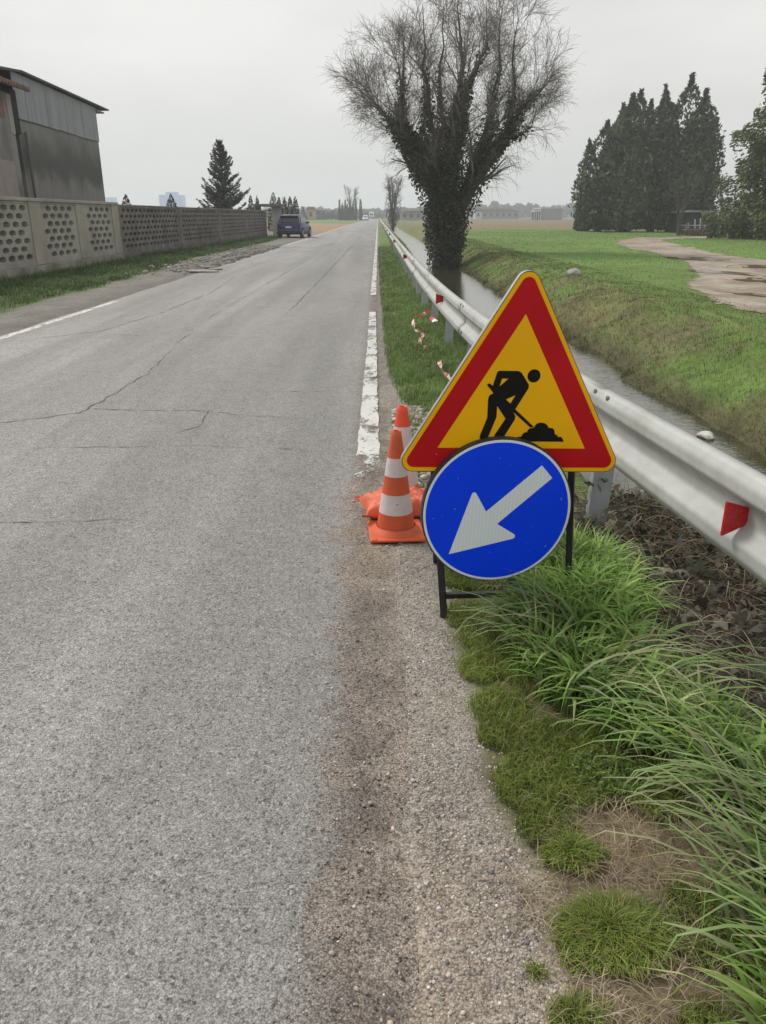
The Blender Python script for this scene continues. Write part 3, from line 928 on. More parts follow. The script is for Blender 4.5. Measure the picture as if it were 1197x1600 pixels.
# ------------------------------------------------------------------ cones and sandbag
def cone(loc, label, om, zb, rb, rt, H, rz, wob=0.0):
    o = thing('traffic_cone', loc, label, 'traffic cone', 'traffic cones beside the signs', rz)
    mb = MB()
    w = .142
    mb.box(-w, w, -w, w, 0, .014)
    for sx_ in (-1, 1):
        for sy_ in (-1, 1):
            mb.box(sx_ * w * .98 - (.034 if sx_ > 0 else 0), sx_ * w * .98 + (.034 if sx_ < 0 else 0), sy_ * w * .98 - (.034 if sy_ > 0 else 0), sy_ * w * .98 + (.034 if sy_ < 0 else 0), -.004, .0175)
    mb.build('base', om, o, bevel=.006)
    MB().lathe([(.132, .013), (.124, .024), (.112, .034), (rb + .004, .046)], 40, close=False).build('base_flare', om, o, smooth=True)
    rad = lambda z: rb + (rt - rb) * (z - .045) / (H - .045)
    cuts = [.045] + zb + [H]
    for k in range(len(cuts) - 1):
        a_, b_ = cuts[k], cuts[k + 1]
        white = k % 2 == 1
        e = .0012 if white else 0
        n = 4
        pr_ = [(rad(a_ + (b_ - a_) * i / n) + e, a_ + (b_ - a_) * i / n) for i in range(n + 1)]
        if k == len(cuts) - 2:
            pr_ += [(rt - .003, H + .003), (rt - .008, H), (rt - .010, H - .05)]
        MB().lathe(pr_, 40, close=False).build('white_band' if white else 'orange_band', 'cone_white' if white else om, o, smooth=True)
    return o


cone((.090, 3.715, .004), 'orange and white traffic cone with flat square base, in front of the orange sandbag', 'cone_orange', [.122, .225, .318, .412], .098, .024, .545, R(4))
cone((.135, 4.235, .004), 'brighter red and white traffic cone standing behind the orange sandbag', 'cone_bright', [.10, .20, .30, .437], .105, .028, .545, R(-6))

# the sack: squashed pillow with gathered corners and folds
bg_ = thing('sandbag', (.105, 3.985, .0), 'orange plastic sandbag lying crumpled between the two traffic cones', 'sandbag', rz=R(9))
nu, nv = 44, 30
V = []
for top in (1, 0):
    for j in range(nv + 1):
        for i in range(nu + 1):
            u_, v_ = i / nu * 2 - 1, j / nv * 2 - 1
            pin = 1 - .10 * (1 - abs(v_) ** 2) * abs(u_) ** 3
            x = .200 * u_ * (1 - .12 * (1 - v_ * v_) * abs(u_) ** 4)
            y = .135 * v_ * (1 - .16 * (1 - u_ * u_) * abs(v_) ** 4)
            f = max(0, (1 - abs(u_) ** 3.2)) ** .55 * max(0, (1 - abs(v_) ** 3.2)) ** .55
            wr = float(fbm(u_ * 2.3 + 5, v_ * 1.6 + u_ * 1.2 + 2)) - .5
            wr2 = float(fbm(u_ * 5 + 15, v_ * 5 - u_ * 3 + 2)) - .5
            fold = math.sin((u_ * 1.1 + v_ * .8) * 7 + wr * 9) * .006
            h = f * (.098 + .07 * wr + .028 * wr2) + fold * f
            lift = .028 + .03 * (abs(u_) * abs(v_)) ** 2
            V.append((x, y, lift + h) if top else (x, y, max(.004, lift - f * .026)))
n1_ = (nu + 1) * (nv + 1)
Fq = []
for top in (0, 1):
    b0 = top * n1_
    for j in range(nv):
        for i in range(nu):
            q = [b0 + j * (nu + 1) + i, b0 + j * (nu + 1) + i + 1, b0 + (j + 1) * (nu + 1) + i + 1, b0 + (j + 1) * (nu + 1) + i]
            Fq.append(q if top == 0 else q[::-1])
sack = fast('sack', V, np.array(Fq), 'bag_orange', bg_, smooth=True)
for sx_, sy_ in ((-1, -1), (-1, 1), (1, -1), (1, 1)):
    mb = MB()
    x, y = sx_ * .192, sy_ * .128
    z = .056
    mb.poly([(x - sx_ * .02, y + .0, z - .015), (x + sx_ * .025, y + sy_ * .004, z - .012), (x + sx_ * .030, y + sy_ * .03, z + .012), (x - sx_ * .004, y + sy_ * .022, z + .006)])
    mb.build('corner_ear', 'bag_orange', bg_)

# ------------------------------------------------------------------ guardrail
RAIL = np.array([(1.42, .4), (1.33, 1.5), (1.245, 2.3), (1.18, 2.95), (1.085, 3.8), (.875, 6.3), (.79, 9.0), (.725, 13), (.69, 22), (.675, 34), (.64, 85), (.62, 200), (.62, 600)])
_ry = np.linspace(.3, 600, 6000)
_rx = np.interp(_ry, RAIL[:, 1], RAIL[:, 0])
for _ in range(3):
    _pad = np.pad(_rx, 6, mode='edge'); _rx = np.convolve(_pad, np.ones(13) / 13, 'valid')


def rail_x(y):
    return float(np.interp(y, _ry, _rx))


G = thing('guardrail', (.62, 2.0, 0), 'pale galvanised guardrail running along the canal from the signs to the horizon', 'guardrail')
go = Vector(G.location)
def _rounded(c, d=.009, sup=.014):
    out = [c[0]]
    for a_, b_, e_ in zip(c, c[1:], c[2:]):
        u = (Vector(a_) - Vector(b_)).normalized(); w = (Vector(e_) - Vector(b_)).normalized(); b_ = Vector(b_)
        p1, p2 = b_ + u * d, b_ + w * d
        out += [tuple(b_ + u * sup), tuple(p1), tuple((p1 + p2) * .25 + b_ * .5), tuple(p2), tuple(b_ + w * sup)]
    return out + [c[-1]]


PROF = _rounded([(.030, .757), (-.012, .757), (-.034, .724), (-.034, .676), (.022, .630), (.022, .570), (-.034, .522), (-.034, .474), (-.012, .440), (.030, .440)])


def sweep(y0, y1, n, dx=0.0):
    V = []
    for y in np.linspace(y0, y1, n):
        x = rail_x(y)
        for px, pz in PROF:
            V.append((x + px + dx - go.x, y - go.y, .5985 + (pz - .5985) * (1 + dx * 4)))
    m = len(PROF)
    F = [(i * m + j, i * m + j + 1, (i + 1) * m + j + 1, (i + 1) * m + j) for i in range(n - 1) for j in range(m - 1)]
    return np.array(V), np.array(F)


edges_ = [.35, 3.72] + [3.72 + 3.96 * k for k in range(1, 15)]
for k in range(len(edges_) - 1):
    V, F = sweep(edges_[k], edges_[k + 1] + (.30 if k else .28), 16 if k < 3 else 8, dx=.004 if k % 2 else 0.0)
    o = fast('rail_beam', V, F, 'zinc', G, smooth=True)
    so_ = o.modifiers.new('thick', 'SOLIDIFY'); so_.thickness = .003; so_.offset = 1
V, F = sweep(edges_[-1] + .1, 560, 90)
o = fast('far_rail', V, F, 'zinc', G, smooth=True)

pm = None
post_y = [3.86, 5.75, 7.75, 9.72, 11.9, 13.9] + [13.9 + 2.0 * k for k in range(1, 32)] + [80 + 4 * k for k in range(20)]
for y in post_y:
    if pm is None:
        mb = MB()
        mb.box(.0, .105, -.0025, .0025, -.35, .62)                        # web, facing the traffic
        mb.box(-.0005, .004, .0025, .055, -.35, .62)
        mb.box(.101, .1055, .0025, .055, -.35, .62)
        p_ = mb.build('post', 'zinc_post', G)
        pm = p_.data
    else:
        p_ = link('post', pm, None, G)
    p_.location = (rail_x(y) + .045 - go.x, y - go.y, 0)
    p_.rotation_euler = (random.uniform(-.03, .02), random.uniform(.03, .075), random.uniform(-.15, .1))
    if y < 40:
        for z in (.607,):
            sb = MB()
            sb.box(-.02, .10, -.05, .05, z - .06, z + .06)
            s_ = sb.build('spacer', 'zinc_post', G, bevel=.006)
            s_.location = (rail_x(y) + .045 - go.x, y + .056 - go.y, 0)

bolt_m = None
for y0 in edges_[1:9]:
    for dy in (-.13, .03):
        for z, px in ((.497, -.034), (.738, -.0245)):
            if bolt_m is None:
                mb = MB(); mb.lathe([(.015, .002), (.015, -.003), (.009, -.007)], 10, axis='x')
                o = mb.build('bolt', 'bolt_steel', G); bolt_m = o.data
            else:
                o = link('bolt', bolt_m, None, G)
            o.location = (rail_x(y0 + dy) + px + (.0 if z < .6 else .002) - go.x, y0 + dy - go.y, z)
            o.scale = (1, 1.4, 1)
# slots at the post fixings
slot_m = None
for y in post_y[:9]:
    for dz in (.0,):
        if slot_m is None:
            mb = MB(); mb.box(-.002, .001, -.022, .022, -.008, .008)
            o = mb.build('slot', 'bolt_steel', G); slot_m = o.data
        else:
            o = link('slot', slot_m, None, G)
        o.location = (rail_x(y) + .0250 - go.x, y - go.y, .597)
# ribs of folded zinc stay plain; red trapezoid reflectors sit in the valley
rm_ = None
for y in (2.42, 9.75, 20.2, 32.5, 45, 57, 70, 84, 100):
    if rm_ is None:
        mb = MB()
        mb.prism([(-.072, -.062), (-.072, .062), (.026, .030), (.026, -.030)], 'y', -.006, .006)
        o = mb.build('reflector', 'reflector_red', G, bevel=.002); rm_ = o.data
    else:
        o = link('reflector', rm_, None, G)
    o.location = (rail_x(y) - go.x, y - go.y, .597)
    o.rotation_euler = (0, 0, R(16))
    mb = MB(); mb.box(.0, .03, .004, .03, -.02, .02)
    mb.lathe([(.010, 0), (.010, -.02)], 8, (.036, .02, 0), 'y')
    o2 = mb.build('reflector_clip', 'bolt_steel', G)
    o2.location = o.location; o2.rotation_euler = o.rotation_euler


# torn barrier tape, red and white
def tape(pts, label, seed, w=.075):
    base = Vector(pts[0])
    o = thing('barrier_tape', base, label, 'barrier tape', 'scraps of barrier tape along the rail')
    P = np.array(pts) - np.array(base)
    d = np.r_[0, np.cumsum(np.linalg.norm(np.diff(P, axis=0), axis=1))]
    n = max(8, int(d[-1] / .03))
    s = np.linspace(0, d[-1], n)
    C_ = np.stack([np.interp(s, d, P[:, i]) for i in range(3)], 1)
    rg = np.random.default_rng(seed)
    C_ += np.stack([.03 * (fbm(s * 6 + seed, s * 0) - .5), .03 * (fbm(s * 6 + seed, s * 0 + 4) - .5), .05 * (fbm(s * 7, s * 0 + seed) - .5)], 1)
    a_ = 2.5 * fbm(s * 3 + seed, s * 0 + 2) * 3
    side = np.stack([np.cos(a_), .5 * np.sin(a_ * 1.7), np.sin(a_)], 1)
    side /= np.linalg.norm(side, axis=1)[:, None]
    ww = w * (.35 + .65 * fbm(s * 9, s * 0 + seed))
    A, B = C_ - side * ww[:, None] / 2, C_ + side * ww[:, None] / 2
    seg = 4
    k = 0
    for i in range(0, n - 1, seg):
        j = min(n - 1, i + seg)
        V = np.concatenate([A[i:j + 1], B[i:j + 1]]); m = j - i + 1
        F = np.array([(q, q + 1, m + q + 1, m + q) for q in range(m - 1)])
        fast('red_stretch' if k % 2 == 0 else 'white_stretch', V, F, 'tape_red' if k % 2 == 0 else 'tape_white', o, smooth=True)
        k += 1


tape([(.77, 11.75, .22), (.68, 11.6, .20), (.50, 11.3, .16), (.49, 10.9, .10), (.55, 10.5, .10), (.60, 10.3, .08), (.53, 9.95, .07), (.55, 9.6, .05), (.58, 9.35, .05)], 'red and white barrier tape lying in the grass by the farther rail posts', 3)
tape([(.66, 8.3, .09), (.64, 8.0, .12), (.66, 7.6, .08), (.69, 7.2, .10), (.70, 6.95, .06), (.68, 6.7, .07)], 'short scrap of red and white tape just left of the triangular sign', 8)
tape([(.80, 11.9, .12), (.83, 11.8, .10), (.86, 11.7, .08)], 'small orange-red tape end hanging behind the rail post', 5, .12)

# ------------------------------------------------------------------ perforated concrete wall
def honeycomb(L, z0, rows, p, r, th, hw, hh, shift=0.0):
    """block courses with six-sided holes, each course set half a block over; local y along, x towards the road"""
    V, F = [], []
    def quad(a_, b_, c_, d_):
        n = len(V); V.extend([a_, b_, c_, d_]); F.append((n, n + 1, n + 2, n + 3))
    hexa = [(0, hh), (hw, hh * .5), (hw, -hh * .5), (0, -hh), (-hw, -hh * .5), (-hw, hh * .5)]
    for k in range(rows):
        zc = z0 + (k + .5) * r
        y = -((k % 2) * p / 2) - shift
        while y < L - 1e-6:
            a_, b_ = max(0, y), min(L, y + p)
            if b_ - a_ < p - 1e-4:
                if b_ - a_ > 1e-4:
                    quad((0, a_, zc - r / 2), (0, b_, zc - r / 2), (0, b_, zc + r / 2), (0, a_, zc + r / 2))
                    quad((-th, b_, zc - r / 2), (-th, a_, zc - r / 2), (-th, a_, zc + r / 2), (-th, b_, zc + r / 2))
            else:
                yc = y + p / 2
                out = [(yc, zc + r / 2), (b_, zc + r / 2), (b_, zc - r / 2), (yc, zc - r / 2), (a_, zc - r / 2), (a_, zc + r / 2)]
                H_ = [(yc + h[0] * (1 + random.uniform(-.06, .06)), zc + h[1]) for h in hexa]
                for i in range(6):
                    j = (i + 1) % 6
                    quad((0, *out[i]), (0, *H_[i]), (0, *H_[j]), (0, *out[j]))
                    quad((-th, *out[j]), (-th, *H_[j]), (-th, *H_[i]), (-th, *out[i]))
                    quad((0, *H_[i]), (-th, *H_[i]), (-th, *H_[j]), (0, *H_[j]))
            y += p
    return V, F


NW = thing('perforated_wall', (-9.3, 11.5, 0), 'pale concrete wall with large six-sided holes between pillars, left end before the barn', 'wall', 'perforated walls along the yard')
PY = [12.1, 15.4, 18.75, 22.05, 25.4, 28.75]
for i, y in enumerate(PY):
    MB().box(-.10, .16, y - .34 - 11.5, y + .34 - 11.5, .31, 1.90).build('pillar', 'concrete_pillar', NW, bevel=.012)
for i in range(5):
    a_, b_ = PY[i] + .34, PY[i + 1] - .34
    V, F = honeycomb(b_ - a_, .44, 7, .52, .200, .20, .185, .078, shift=random.uniform(0, .2))
    me = bpy.data.meshes.new('honeycomb_panel'); me.from_pydata([(v[0] + .12, v[1] + a_ - 11.5, v[2]) for v in V], [], F)
    link('honeycomb_panel', me, 'concrete_light', NW)
    MB().box(-.07, .135, a_ - 11.5 + .003, b_ - 11.5 - .003, .30, .438).build('bottom_rail', 'concrete_light', NW, bevel=.008)
    MB().box(-.07, .135, a_ - 11.5 + .003, b_ - 11.5 - .003, 1.842, 1.90).build('top_rail', 'concrete_light', NW, bevel=.006)
    MB().box(-.14, .19, PY[i] + .005 - .34 - 11.5, PY[i + 1] - .34 - 11.5, 1.902, 1.985).build('coping', 'concrete_light', NW, bevel=.012)
    MB().box(-.16, .20, PY[i] + .005 - .34 - 11.5, PY[i + 1] - .34 - 11.5, -.15, .297).build('plinth', 'plinth_concrete', NW, bevel=.015)
MB().box(-.14, .19, PY[5] - .335 - 11.5, PY[5] + .35 - 11.5, 1.902, 1.985).build('coping', 'concrete_light', NW, bevel=.012)
MB().box(-.16, .20, PY[5] - .335 - 11.5, PY[5] + .35 - 11.5, -.15, .297).build('plinth', 'plinth_concrete', NW, bevel=.015)

ang = -math.atan2(.55, 34.4)
FW = thing('perforated_wall', (-9.28, 29.15, 0), 'long darker concrete wall pierced by many small holes, ending beside the parked blue car', 'wall', 'perforated walls along the yard', ang)
jy = [0, 8.6, 17.1, 25.8, 34.4]
for i in range(4):
    a_, b_ = jy[i] + .02, jy[i + 1] - .02
    V, F = honeycomb(b_ - a_ - .24, .40, 7, .50, .205, .18, .165, .068, shift=.1)
    me = bpy.data.meshes.new('honeycomb_panel'); me.from_pydata([(v[0] + .06, v[1] + a_ + .12, v[2]) for v in V], [], F)
    link('honeycomb_panel', me, 'concrete_dark', FW)
    MB().box(-.06, .075, a_ - .13, a_ + .117, .30, 1.84).build('joint_pier', 'concrete_dark', FW, bevel=.008)
    MB().box(-.06, .070, a_ + .122, b_ - .13, .24, .397).build('bottom_rail', 'concrete_dark', FW, bevel=.006)
    MB().box(-.10, .10, a_ - .02, b_ + .015, 1.842, 1.925).build('coping', 'concrete_dark', FW, bevel=.01)
    MB().box(-.12, .13, a_ - .02, b_ + .015, -.15, .237).build('plinth', 'plinth_dark', FW, bevel=.012)
MB().box(-.08, .09, 34.27, 34.55, .24, 1.84).build('joint_pier', 'concrete_dark', FW, bevel=.008)

# ------------------------------------------------------------------ barn and old building behind the wall
BN = thing('barn', (-13, 30.8, 0), 'tall grey barn with stained concrete wall, metal cladding above and thin dark roof', 'barn')
by = lambda y: y - 30.8
MB().prism([(by(31.0), -.2), (by(39.65), -.2), (by(39.65), 4.86), (by(31.0), 4.95)], 'x', -12, 0).build('wall', 'barn_render', BN, bevel=.02)
for i in range(9):
    a_, b_ = 30.95 + i * .967, 30.95 + (i + 1) * .967
    tz0, tz1 = 6.42 - (a_ - 31) * .0185 - .09, 6.42 - (b_ - 31) * .0185 - .09
    k = random.uniform(-.012, .012)
    MB().prism([(by(a_ + .006), 4.83 - .01 * i + k), (by(b_ - .006), 4.82 - .01 * i + k), (by(b_ - .006), tz1), (by(a_ + .006), tz0)], 'x', .003 + (i % 2) * .006, .045 + (i % 2) * .008).build('cladding_sheet', 'cladding', BN, bevel=.004, seg=1)
MB().prism([(by(39.2), 4.86), (by(39.63), 4.86), (by(39.63), 6.1), (by(39.2), 6.15)], 'x', -12, -.01).build('side_wall', 'cladding', BN)
MB().prism([(by(31.5), 6.36), (by(41.05), 6.20), (by(41.05), 6.26), (by(31.5), 6.43)], 'x', -12.5, .22).build('roof', 'roof_metal', BN)
MB().prism([(by(26), 5.86), (by(31.495), 6.36), (by(31.495), 6.43), (by(26), 5.98)], 'x', -12.5, .18).build('roof', 'roof_metal', BN)
MB().box(-.5, .12, by(39.6), by(40.6), 6.03, 6.09).build('purlin', 'house_grey', BN)
MB().box(.01, .03, by(31.0), by(39.6), 4.79, 4.83).build('flashing', 'roof_metal', BN)
mb = MB(); mb.lathe([(.05, 0.6), (.05, 4.4)], 10, (.12, by(31.3), 0)); mb.build('downpipe', 'plinth_dark', BN, smooth=True)

OB = thing('old_building', (-12.9, 24, 0), 'old rendered building with tiled eaves and patchy plaster at the left edge', 'building')
oy = lambda y: y - 24
MB().prism([(oy(10), -.2), (oy(30.45), -.2), (oy(30.45), 5.55), (oy(10), 5.55)], 'x', -9, 0).build('wall', 'old_plaster', OB, bevel=.02)
MB().box(.004, .02, oy(27), oy(29.95), 1.7, 3.35).build('plaster_patch', 'pink_plaster', OB)
MB().box(.004, .03, oy(27), oy(29.75), 4.7, 5.5).build('brick_patch', 'brick', OB)
MB().box(-.3, .02, oy(30.46), oy(30.92), 4.3, 5.7).build('gap_shade_block', 'gap_shade', OB)  # black block standing in for the shade between the two buildings
MB().box(-.02, .03, oy(30.05), oy(30.42), 4.25, 5.5).build('corner_pier', 'concrete_pillar', OB)
sl = .36
mb = MB()
mb.prism([(.55, 5.62), (.55, 5.70), (-6, 5.70 + 6.55 * sl), (-6, 5.62 + 6.55 * sl)], 'y', oy(10), oy(30.85))
mb.build('roof_deck', 'roof_metal', OB)
mb = MB()
for y in np.arange(10, 30.8, .22):
    for seg_ in range(2):
        x0, x1 = (.62, -.35) if seg_ == 0 else (-.3, -2.2)
        q = Vector((x1 - x0, 0, -(x1 - x0) * sl)).to_track_quat('Z', 'Y').to_matrix()
        pts = [(math.cos(R(a_)) * .09, math.sin(R(a_)) * .09) for a_ in range(0, 361, 60)][:6]
        A = [mb.bm.verts.new((x0, oy(y) + p[0], 5.72 + (.55 - x0) * sl + p[1] * 1.0 + .03 * seg_)) for p in pts]
        B = [mb.bm.verts.new((x1, oy(y) + p[0], 5.72 + (.55 - x1) * sl + p[1] * 1.0 + .03 * seg_)) for p in pts]
        for i in range(6):
            mb.bm.faces.new((A[i], B[i], B[(i + 1) % 6], A[(i + 1) % 6]))
        mb.bm.faces.new(A)
o = mb.build('roof_tiles', 'roof_tile', OB); o['kind'] = 'stuff'

# ------------------------------------------------------------------ plants: generators
def blades(P, h, w, ang_, lean, L=4, col=None, tip=None, facing=None):
    """grass blades: P (n,3) roots; lean bends each blade over towards ang_"""
    n = len(P)
    dirv = np.stack([np.cos(ang_), np.sin(ang_), np.zeros(n)], 1)
    fa = ang_ + np.pi / 2 + (RNG.normal(0, .5, n) if facing is None else facing)
    side = np.stack([np.cos(fa), np.sin(fa), RNG.normal(0, .15, n)], 1)
    V = []
    C = []
    for k in range(L):
        t_ = k / (L - 1)
        bend = lean * t_ ** 2.3 * 1.12
        hor = np.sin(np.clip(bend * 1.25, 0, 2.3)) * t_ * h * .9
        ver = h * t_ * (1 - .42 * np.clip(bend, 0, 1.6) * t_)
        c_ = P + dirv * hor[:, None] + np.array([0, 0, 1.]) * ver[:, None]
        ww = w * (1 - t_ ** 2.2) * (0.75 + .5 * min(1, t_ * 3))
        cc_ = col * (.62 + .5 * t_)  # darker towards the root: shade among the blades painted into the colour
        if tip is not None:
            cc_ = cc_ * (1 - (tip * t_ ** 3)[:, None]) + np.array((.25, .20, .10)) * (tip * t_ ** 3)[:, None]
        if k < L - 1:
            V += [c_ - side * (ww / 2)[:, None], c_ + side * (ww / 2)[:, None]]; C += [cc_, cc_]
        else:
            V += [c_]; C += [cc_]
    m = len(V)
    V = np.stack(V, 1).reshape(-1, 3); C = np.stack(C, 1).reshape(-1, 3)
    tri = []
    for k in range(L - 2):
        a_ = 2 * k
        tri += [(a_, a_ + 1, a_ + 3), (a_, a_ + 3, a_ + 2)]
    tri += [(m - 3, m - 2, m - 1)]
    F = (np.arange(n)[:, None, None] * m + np.array(tri)[None]).reshape(-1, 3)
    return V, F, C


def scatter(n, x0, x1, y0, y1, dens, logy=True):
    y = np.exp(RNG.uniform(np.log(y0), np.log(y1), n)) if logy else RNG.uniform(y0, y1, n)
    x = RNG.uniform(x0, x1, n)
    k = RNG.random(n) < dens(x, y)
    return x[k], y[k]


def pal(n, cs, j=.2):
    c = np.array(cs)[RNG.integers(0, len(cs), n)]
    return c * (1 + RNG.uniform(-j, j, (n, 1)))


def join(parts):
    Vs, Fs, Cs = [], [], []
    o = 0
    for V, F, C in parts:
        Vs.append(V); Fs.append(F + o); Cs.append(C); o += len(V)
    return np.concatenate(Vs), np.concatenate(Fs), np.concatenate(Cs)


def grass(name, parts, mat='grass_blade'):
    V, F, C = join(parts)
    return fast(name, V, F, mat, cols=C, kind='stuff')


GREEN_LONG = [(.25, .41, .085), (.205, .37, .07), (.31, .44, .115), (.18, .32, .075), (.15, .28, .045), (.33, .40, .16)]
GREEN_SHORT = [(.23, .33, .05), (.19, .29, .042), (.28, .34, .065), (.17, .245, .05), (.33, .31, .11)]
GREEN_VERGE = [(.15, .245, .065), (.125, .215, .055), (.18, .265, .08), (.22, .245, .095)]
STRAW_C = [(.36, .29, .19), (.29, .225, .15), (.42, .35, .25), (.23, .175, .115), (.33, .27, .19)]


# ------------------------------------------------------------------ near verge grass
def place(x, y, dz=0.0):
    return np.stack([x, y, tz(x, y) + dz], 1)


# long arching grass in clumps
parts = []
for cx, cy, r in LONG:
    n = int(660 * r / .2 * (r / .2))
    a_ = RNG.uniform(0, 6.283, n); q = r * np.sqrt(RNG.random(n)) * .95
    x, y = cx + q * np.cos(a_), cy + q * np.sin(a_)
    k = x > grass_edge(y) + .06
    x, y, a_ = x[k], y[k], a_[k]
    n = len(x)
    wind = RNG.choice([math.pi * .95, -.25, -1.3, 2.4], 1, p=[.45, .25, .2, .1])[0]
    an = np.where(RNG.random(n) < .18, wind + RNG.normal(0, .8, n), a_ + RNG.normal(0, .8, n))
    h = RNG.gamma(9, .023, n) * (1.05 if cy < 2.5 else .95)
    h = np.clip(h * .78, .06, .27)
    parts.append(blades(place(x, y), h, RNG.uniform(.008, .0225, n) * (.7 + h), an, RNG.uniform(.05, 1.15, n), 7,
                        pal(n, GREEN_LONG, .22), np.where(RNG.random(n) < .22, RNG.uniform(.2, .8, n), 0)))
# a few broad leaning blades that stand out
for cx, cy, r, n, wd in ((.98, 1.78, .22, 70, math.pi * .9), (1.05, 1.5, .2, 70, math.pi * .8), (.95, 1.2, .2, 90, 2.2), (.72, 2.1, .15, 45, -.6), (.9, 2.2, .18, 50, -.5), (.62, 2.5, .14, 40, 2.8), (1.08, 1.05, .2, 70, 1.9)):
    a_ = RNG.uniform(0, 6.28, n); q = r * np.sqrt(RNG.random(n))
    x, y = cx + q * np.cos(a_), cy + q * np.sin(a_)
    parts.append(blades(place(x, y), RNG.uniform(.2, .42, n), RNG.uniform(.008, .014, n), wd + RNG.normal(0, .5, n), RNG.uniform(.7, 1.5, n), 8, pal(n, [(.22, .33, .11), (.27, .34, .15), (.18, .29, .09), (.30, .31, .18)], .15), np.where(RNG.random(n) < .35, RNG.uniform(.2, .8, n), 0)))
# thin fill between the clumps
def d_fill(x, y):
    s_ = sstep(.10, .30, x - grass_edge(y) - .16 * (fbm(x * 5, y * 5) - .3))
    s_ = s_ * (1 - .93 * sstep(.05, .4, blob(x, y, LITTER))) * (1 - .86 * sstep(.05, .5, blob(x, y, STRAW)))
    return s_ * (.25 + .75 * sstep(.35, .6, fbm(x * 4 + 2, y * 4)))
x, y = scatter(2600, .3, 1.9, .7, 4.4, d_fill, False)
n = len(x)
parts.append(blades(place(x, y), np.clip(RNG.gamma(6, .018, n), .04, .2), RNG.uniform(.003, .008, n), RNG.uniform(0, 6.28, n), RNG.uniform(.3, 1.4, n), 5, pal(n, GREEN_LONG + GREEN_SHORT, .2), np.where(RNG.random(n) < .2, .7, 0)))
# tall tufts at the foot of the blue disc
for cx, cy, r, hh in ((.56, 2.66, .06, .20), (.66, 2.70, .11, .25), (.76, 2.78, .14, .29), (.90, 2.84, .12, .26), (1.0, 3.2, .13, .26), (.90, 3.3, .2, .24)):
    n = 420
    a_ = RNG.uniform(0, 6.28, n); q = r * np.sqrt(RNG.random(n))
    parts.append(blades(place(cx + q * np.cos(a_), cy + q * .8 * np.sin(a_)), np.clip(RNG.normal(hh * .7, hh * .22, n), .06, hh), RNG.uniform(.004, .009, n), np.where(RNG.random(n) < .5, a_, math.pi + RNG.normal(0, .7, n)), RNG.uniform(.2, 1.3, n), 6, pal(n, GREEN_LONG, .2)))
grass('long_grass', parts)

# short mossy turf along the gravel
def d_short(x, y):
    b_ = blob(x, y, SHORT)
    e = grass_edge(y) + .07 * (fbm(x * 9, y * 9) - .5)
    return sstep(.12, .36, b_ * (-.25 + 2.0 * fbm(x * 6 + 3, y * 6))) * sstep(e - .03, e + .02, x)
x, y = scatter(120000, .22, 1.05, .75, 3.6, d_short, False)
x, y = x[:36000], y[:36000]
n = len(x)
parts = [blades(place(x, y), np.clip(RNG.gamma(7, .0056, n), .012, .075), RNG.uniform(.0014, .0026, n), RNG.uniform(0, 6.28, n), RNG.uniform(.1, 1.1, n), 4, pal(n, GREEN_SHORT, .25), np.where(RNG.random(n) < .12, .8, 0))]
# sparse sprigs creeping out over the gravel
x, y = scatter(9000, .25, .7, .8, 5.6, lambda x, y: .55 * sstep(.60, .72, fbm(x * 11 + 60, y * 11)) * sstep(-.10, .02, x - grass_edge(y)), False)
n = len(x)
parts.append(blades(place(x, y), np.clip(RNG.gamma(5, .006, n), .012, .06), RNG.uniform(.0014, .0026, n), RNG.uniform(0, 6.28, n), RNG.uniform(.3, 1.3, n), 4, pal(n, GREEN_SHORT, .25)))
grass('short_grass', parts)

# four tufts that stand apart on the gravel and straw
def tuft(cx, cy, r, n, hmax, label, cs):
    a_ = RNG.uniform(0, 6.28, n); q = r * RNG.random(n) ** .6
    x, y = cx + q * np.cos(a_), cy + q * np.sin(a_)
    q = q * (.55 + .9 * fbm(np.cos(a_) * 1.5 + cx * 20, np.sin(a_) * 1.5 + cy * 20)); x, y = cx + q * 1.25 * np.cos(a_), cy + q * .95 * np.sin(a_)
    P = place(x, y); base = np.array([cx, cy, float(tz(np.array([cx]), np.array([cy]))[0])])
    hh = np.clip(RNG.normal(hmax * .72, hmax * .2, n) * (1.15 - .6 * q / r), .015, hmax)
    V, F, C = blades(P - base, hh, RNG.uniform(.0016, .0032, n), a_ + RNG.normal(0, 1.3, n), RNG.uniform(.1, .9, n) + .5 * q / r, 5, pal(n, cs, .25), np.where(RNG.random(n) < .15, .8, 0))
    o = fast('grass_tuft', V, F, 'grass_blade', cols=C)
    o.location = base
    tag(o, label, 'grass tuft', 'grass tufts standing apart at the gravel edge')
tuft(.535, 1.285, .105, 4200, .085, 'broad dense dark green cushion of grass at the gravel edge, largest of the separate tufts', GREEN_SHORT)
tuft(.50, 1.53, .058, 1300, .075, 'middle-sized grass tuft in pale straw just above the broad cushion', GREEN_SHORT)
tuft(.405, 1.10, .050, 700, .06, 'small thin grass tuft on bare gravel near the bottom of the picture', GREEN_SHORT)
tuft(.345, 1.21, .022, 90, .04, 'tiny sprig of grass alone on the gravel', GREEN_SHORT)

# straw and dead stems
def d_straw(x, y):
    return sstep(.02, .4, blob(x, y, STRAW)) + .10 * sstep(.0, .1, x - grass_edge(y)) + .25 * sstep(.1, .4, blob(x, y, LITTER))
x, y = scatter(34000, .3, 1.9, .8, 4.4, d_straw, False)
n = len(x)
V, F, C = blades(place(x, y, .004), RNG.uniform(.04, .13, n) * .28, RNG.uniform(.0012, .003, n), RNG.uniform(0, 6.28, n), RNG.uniform(1.4, 1.6, n), 3, pal(n, STRAW_C, .2))
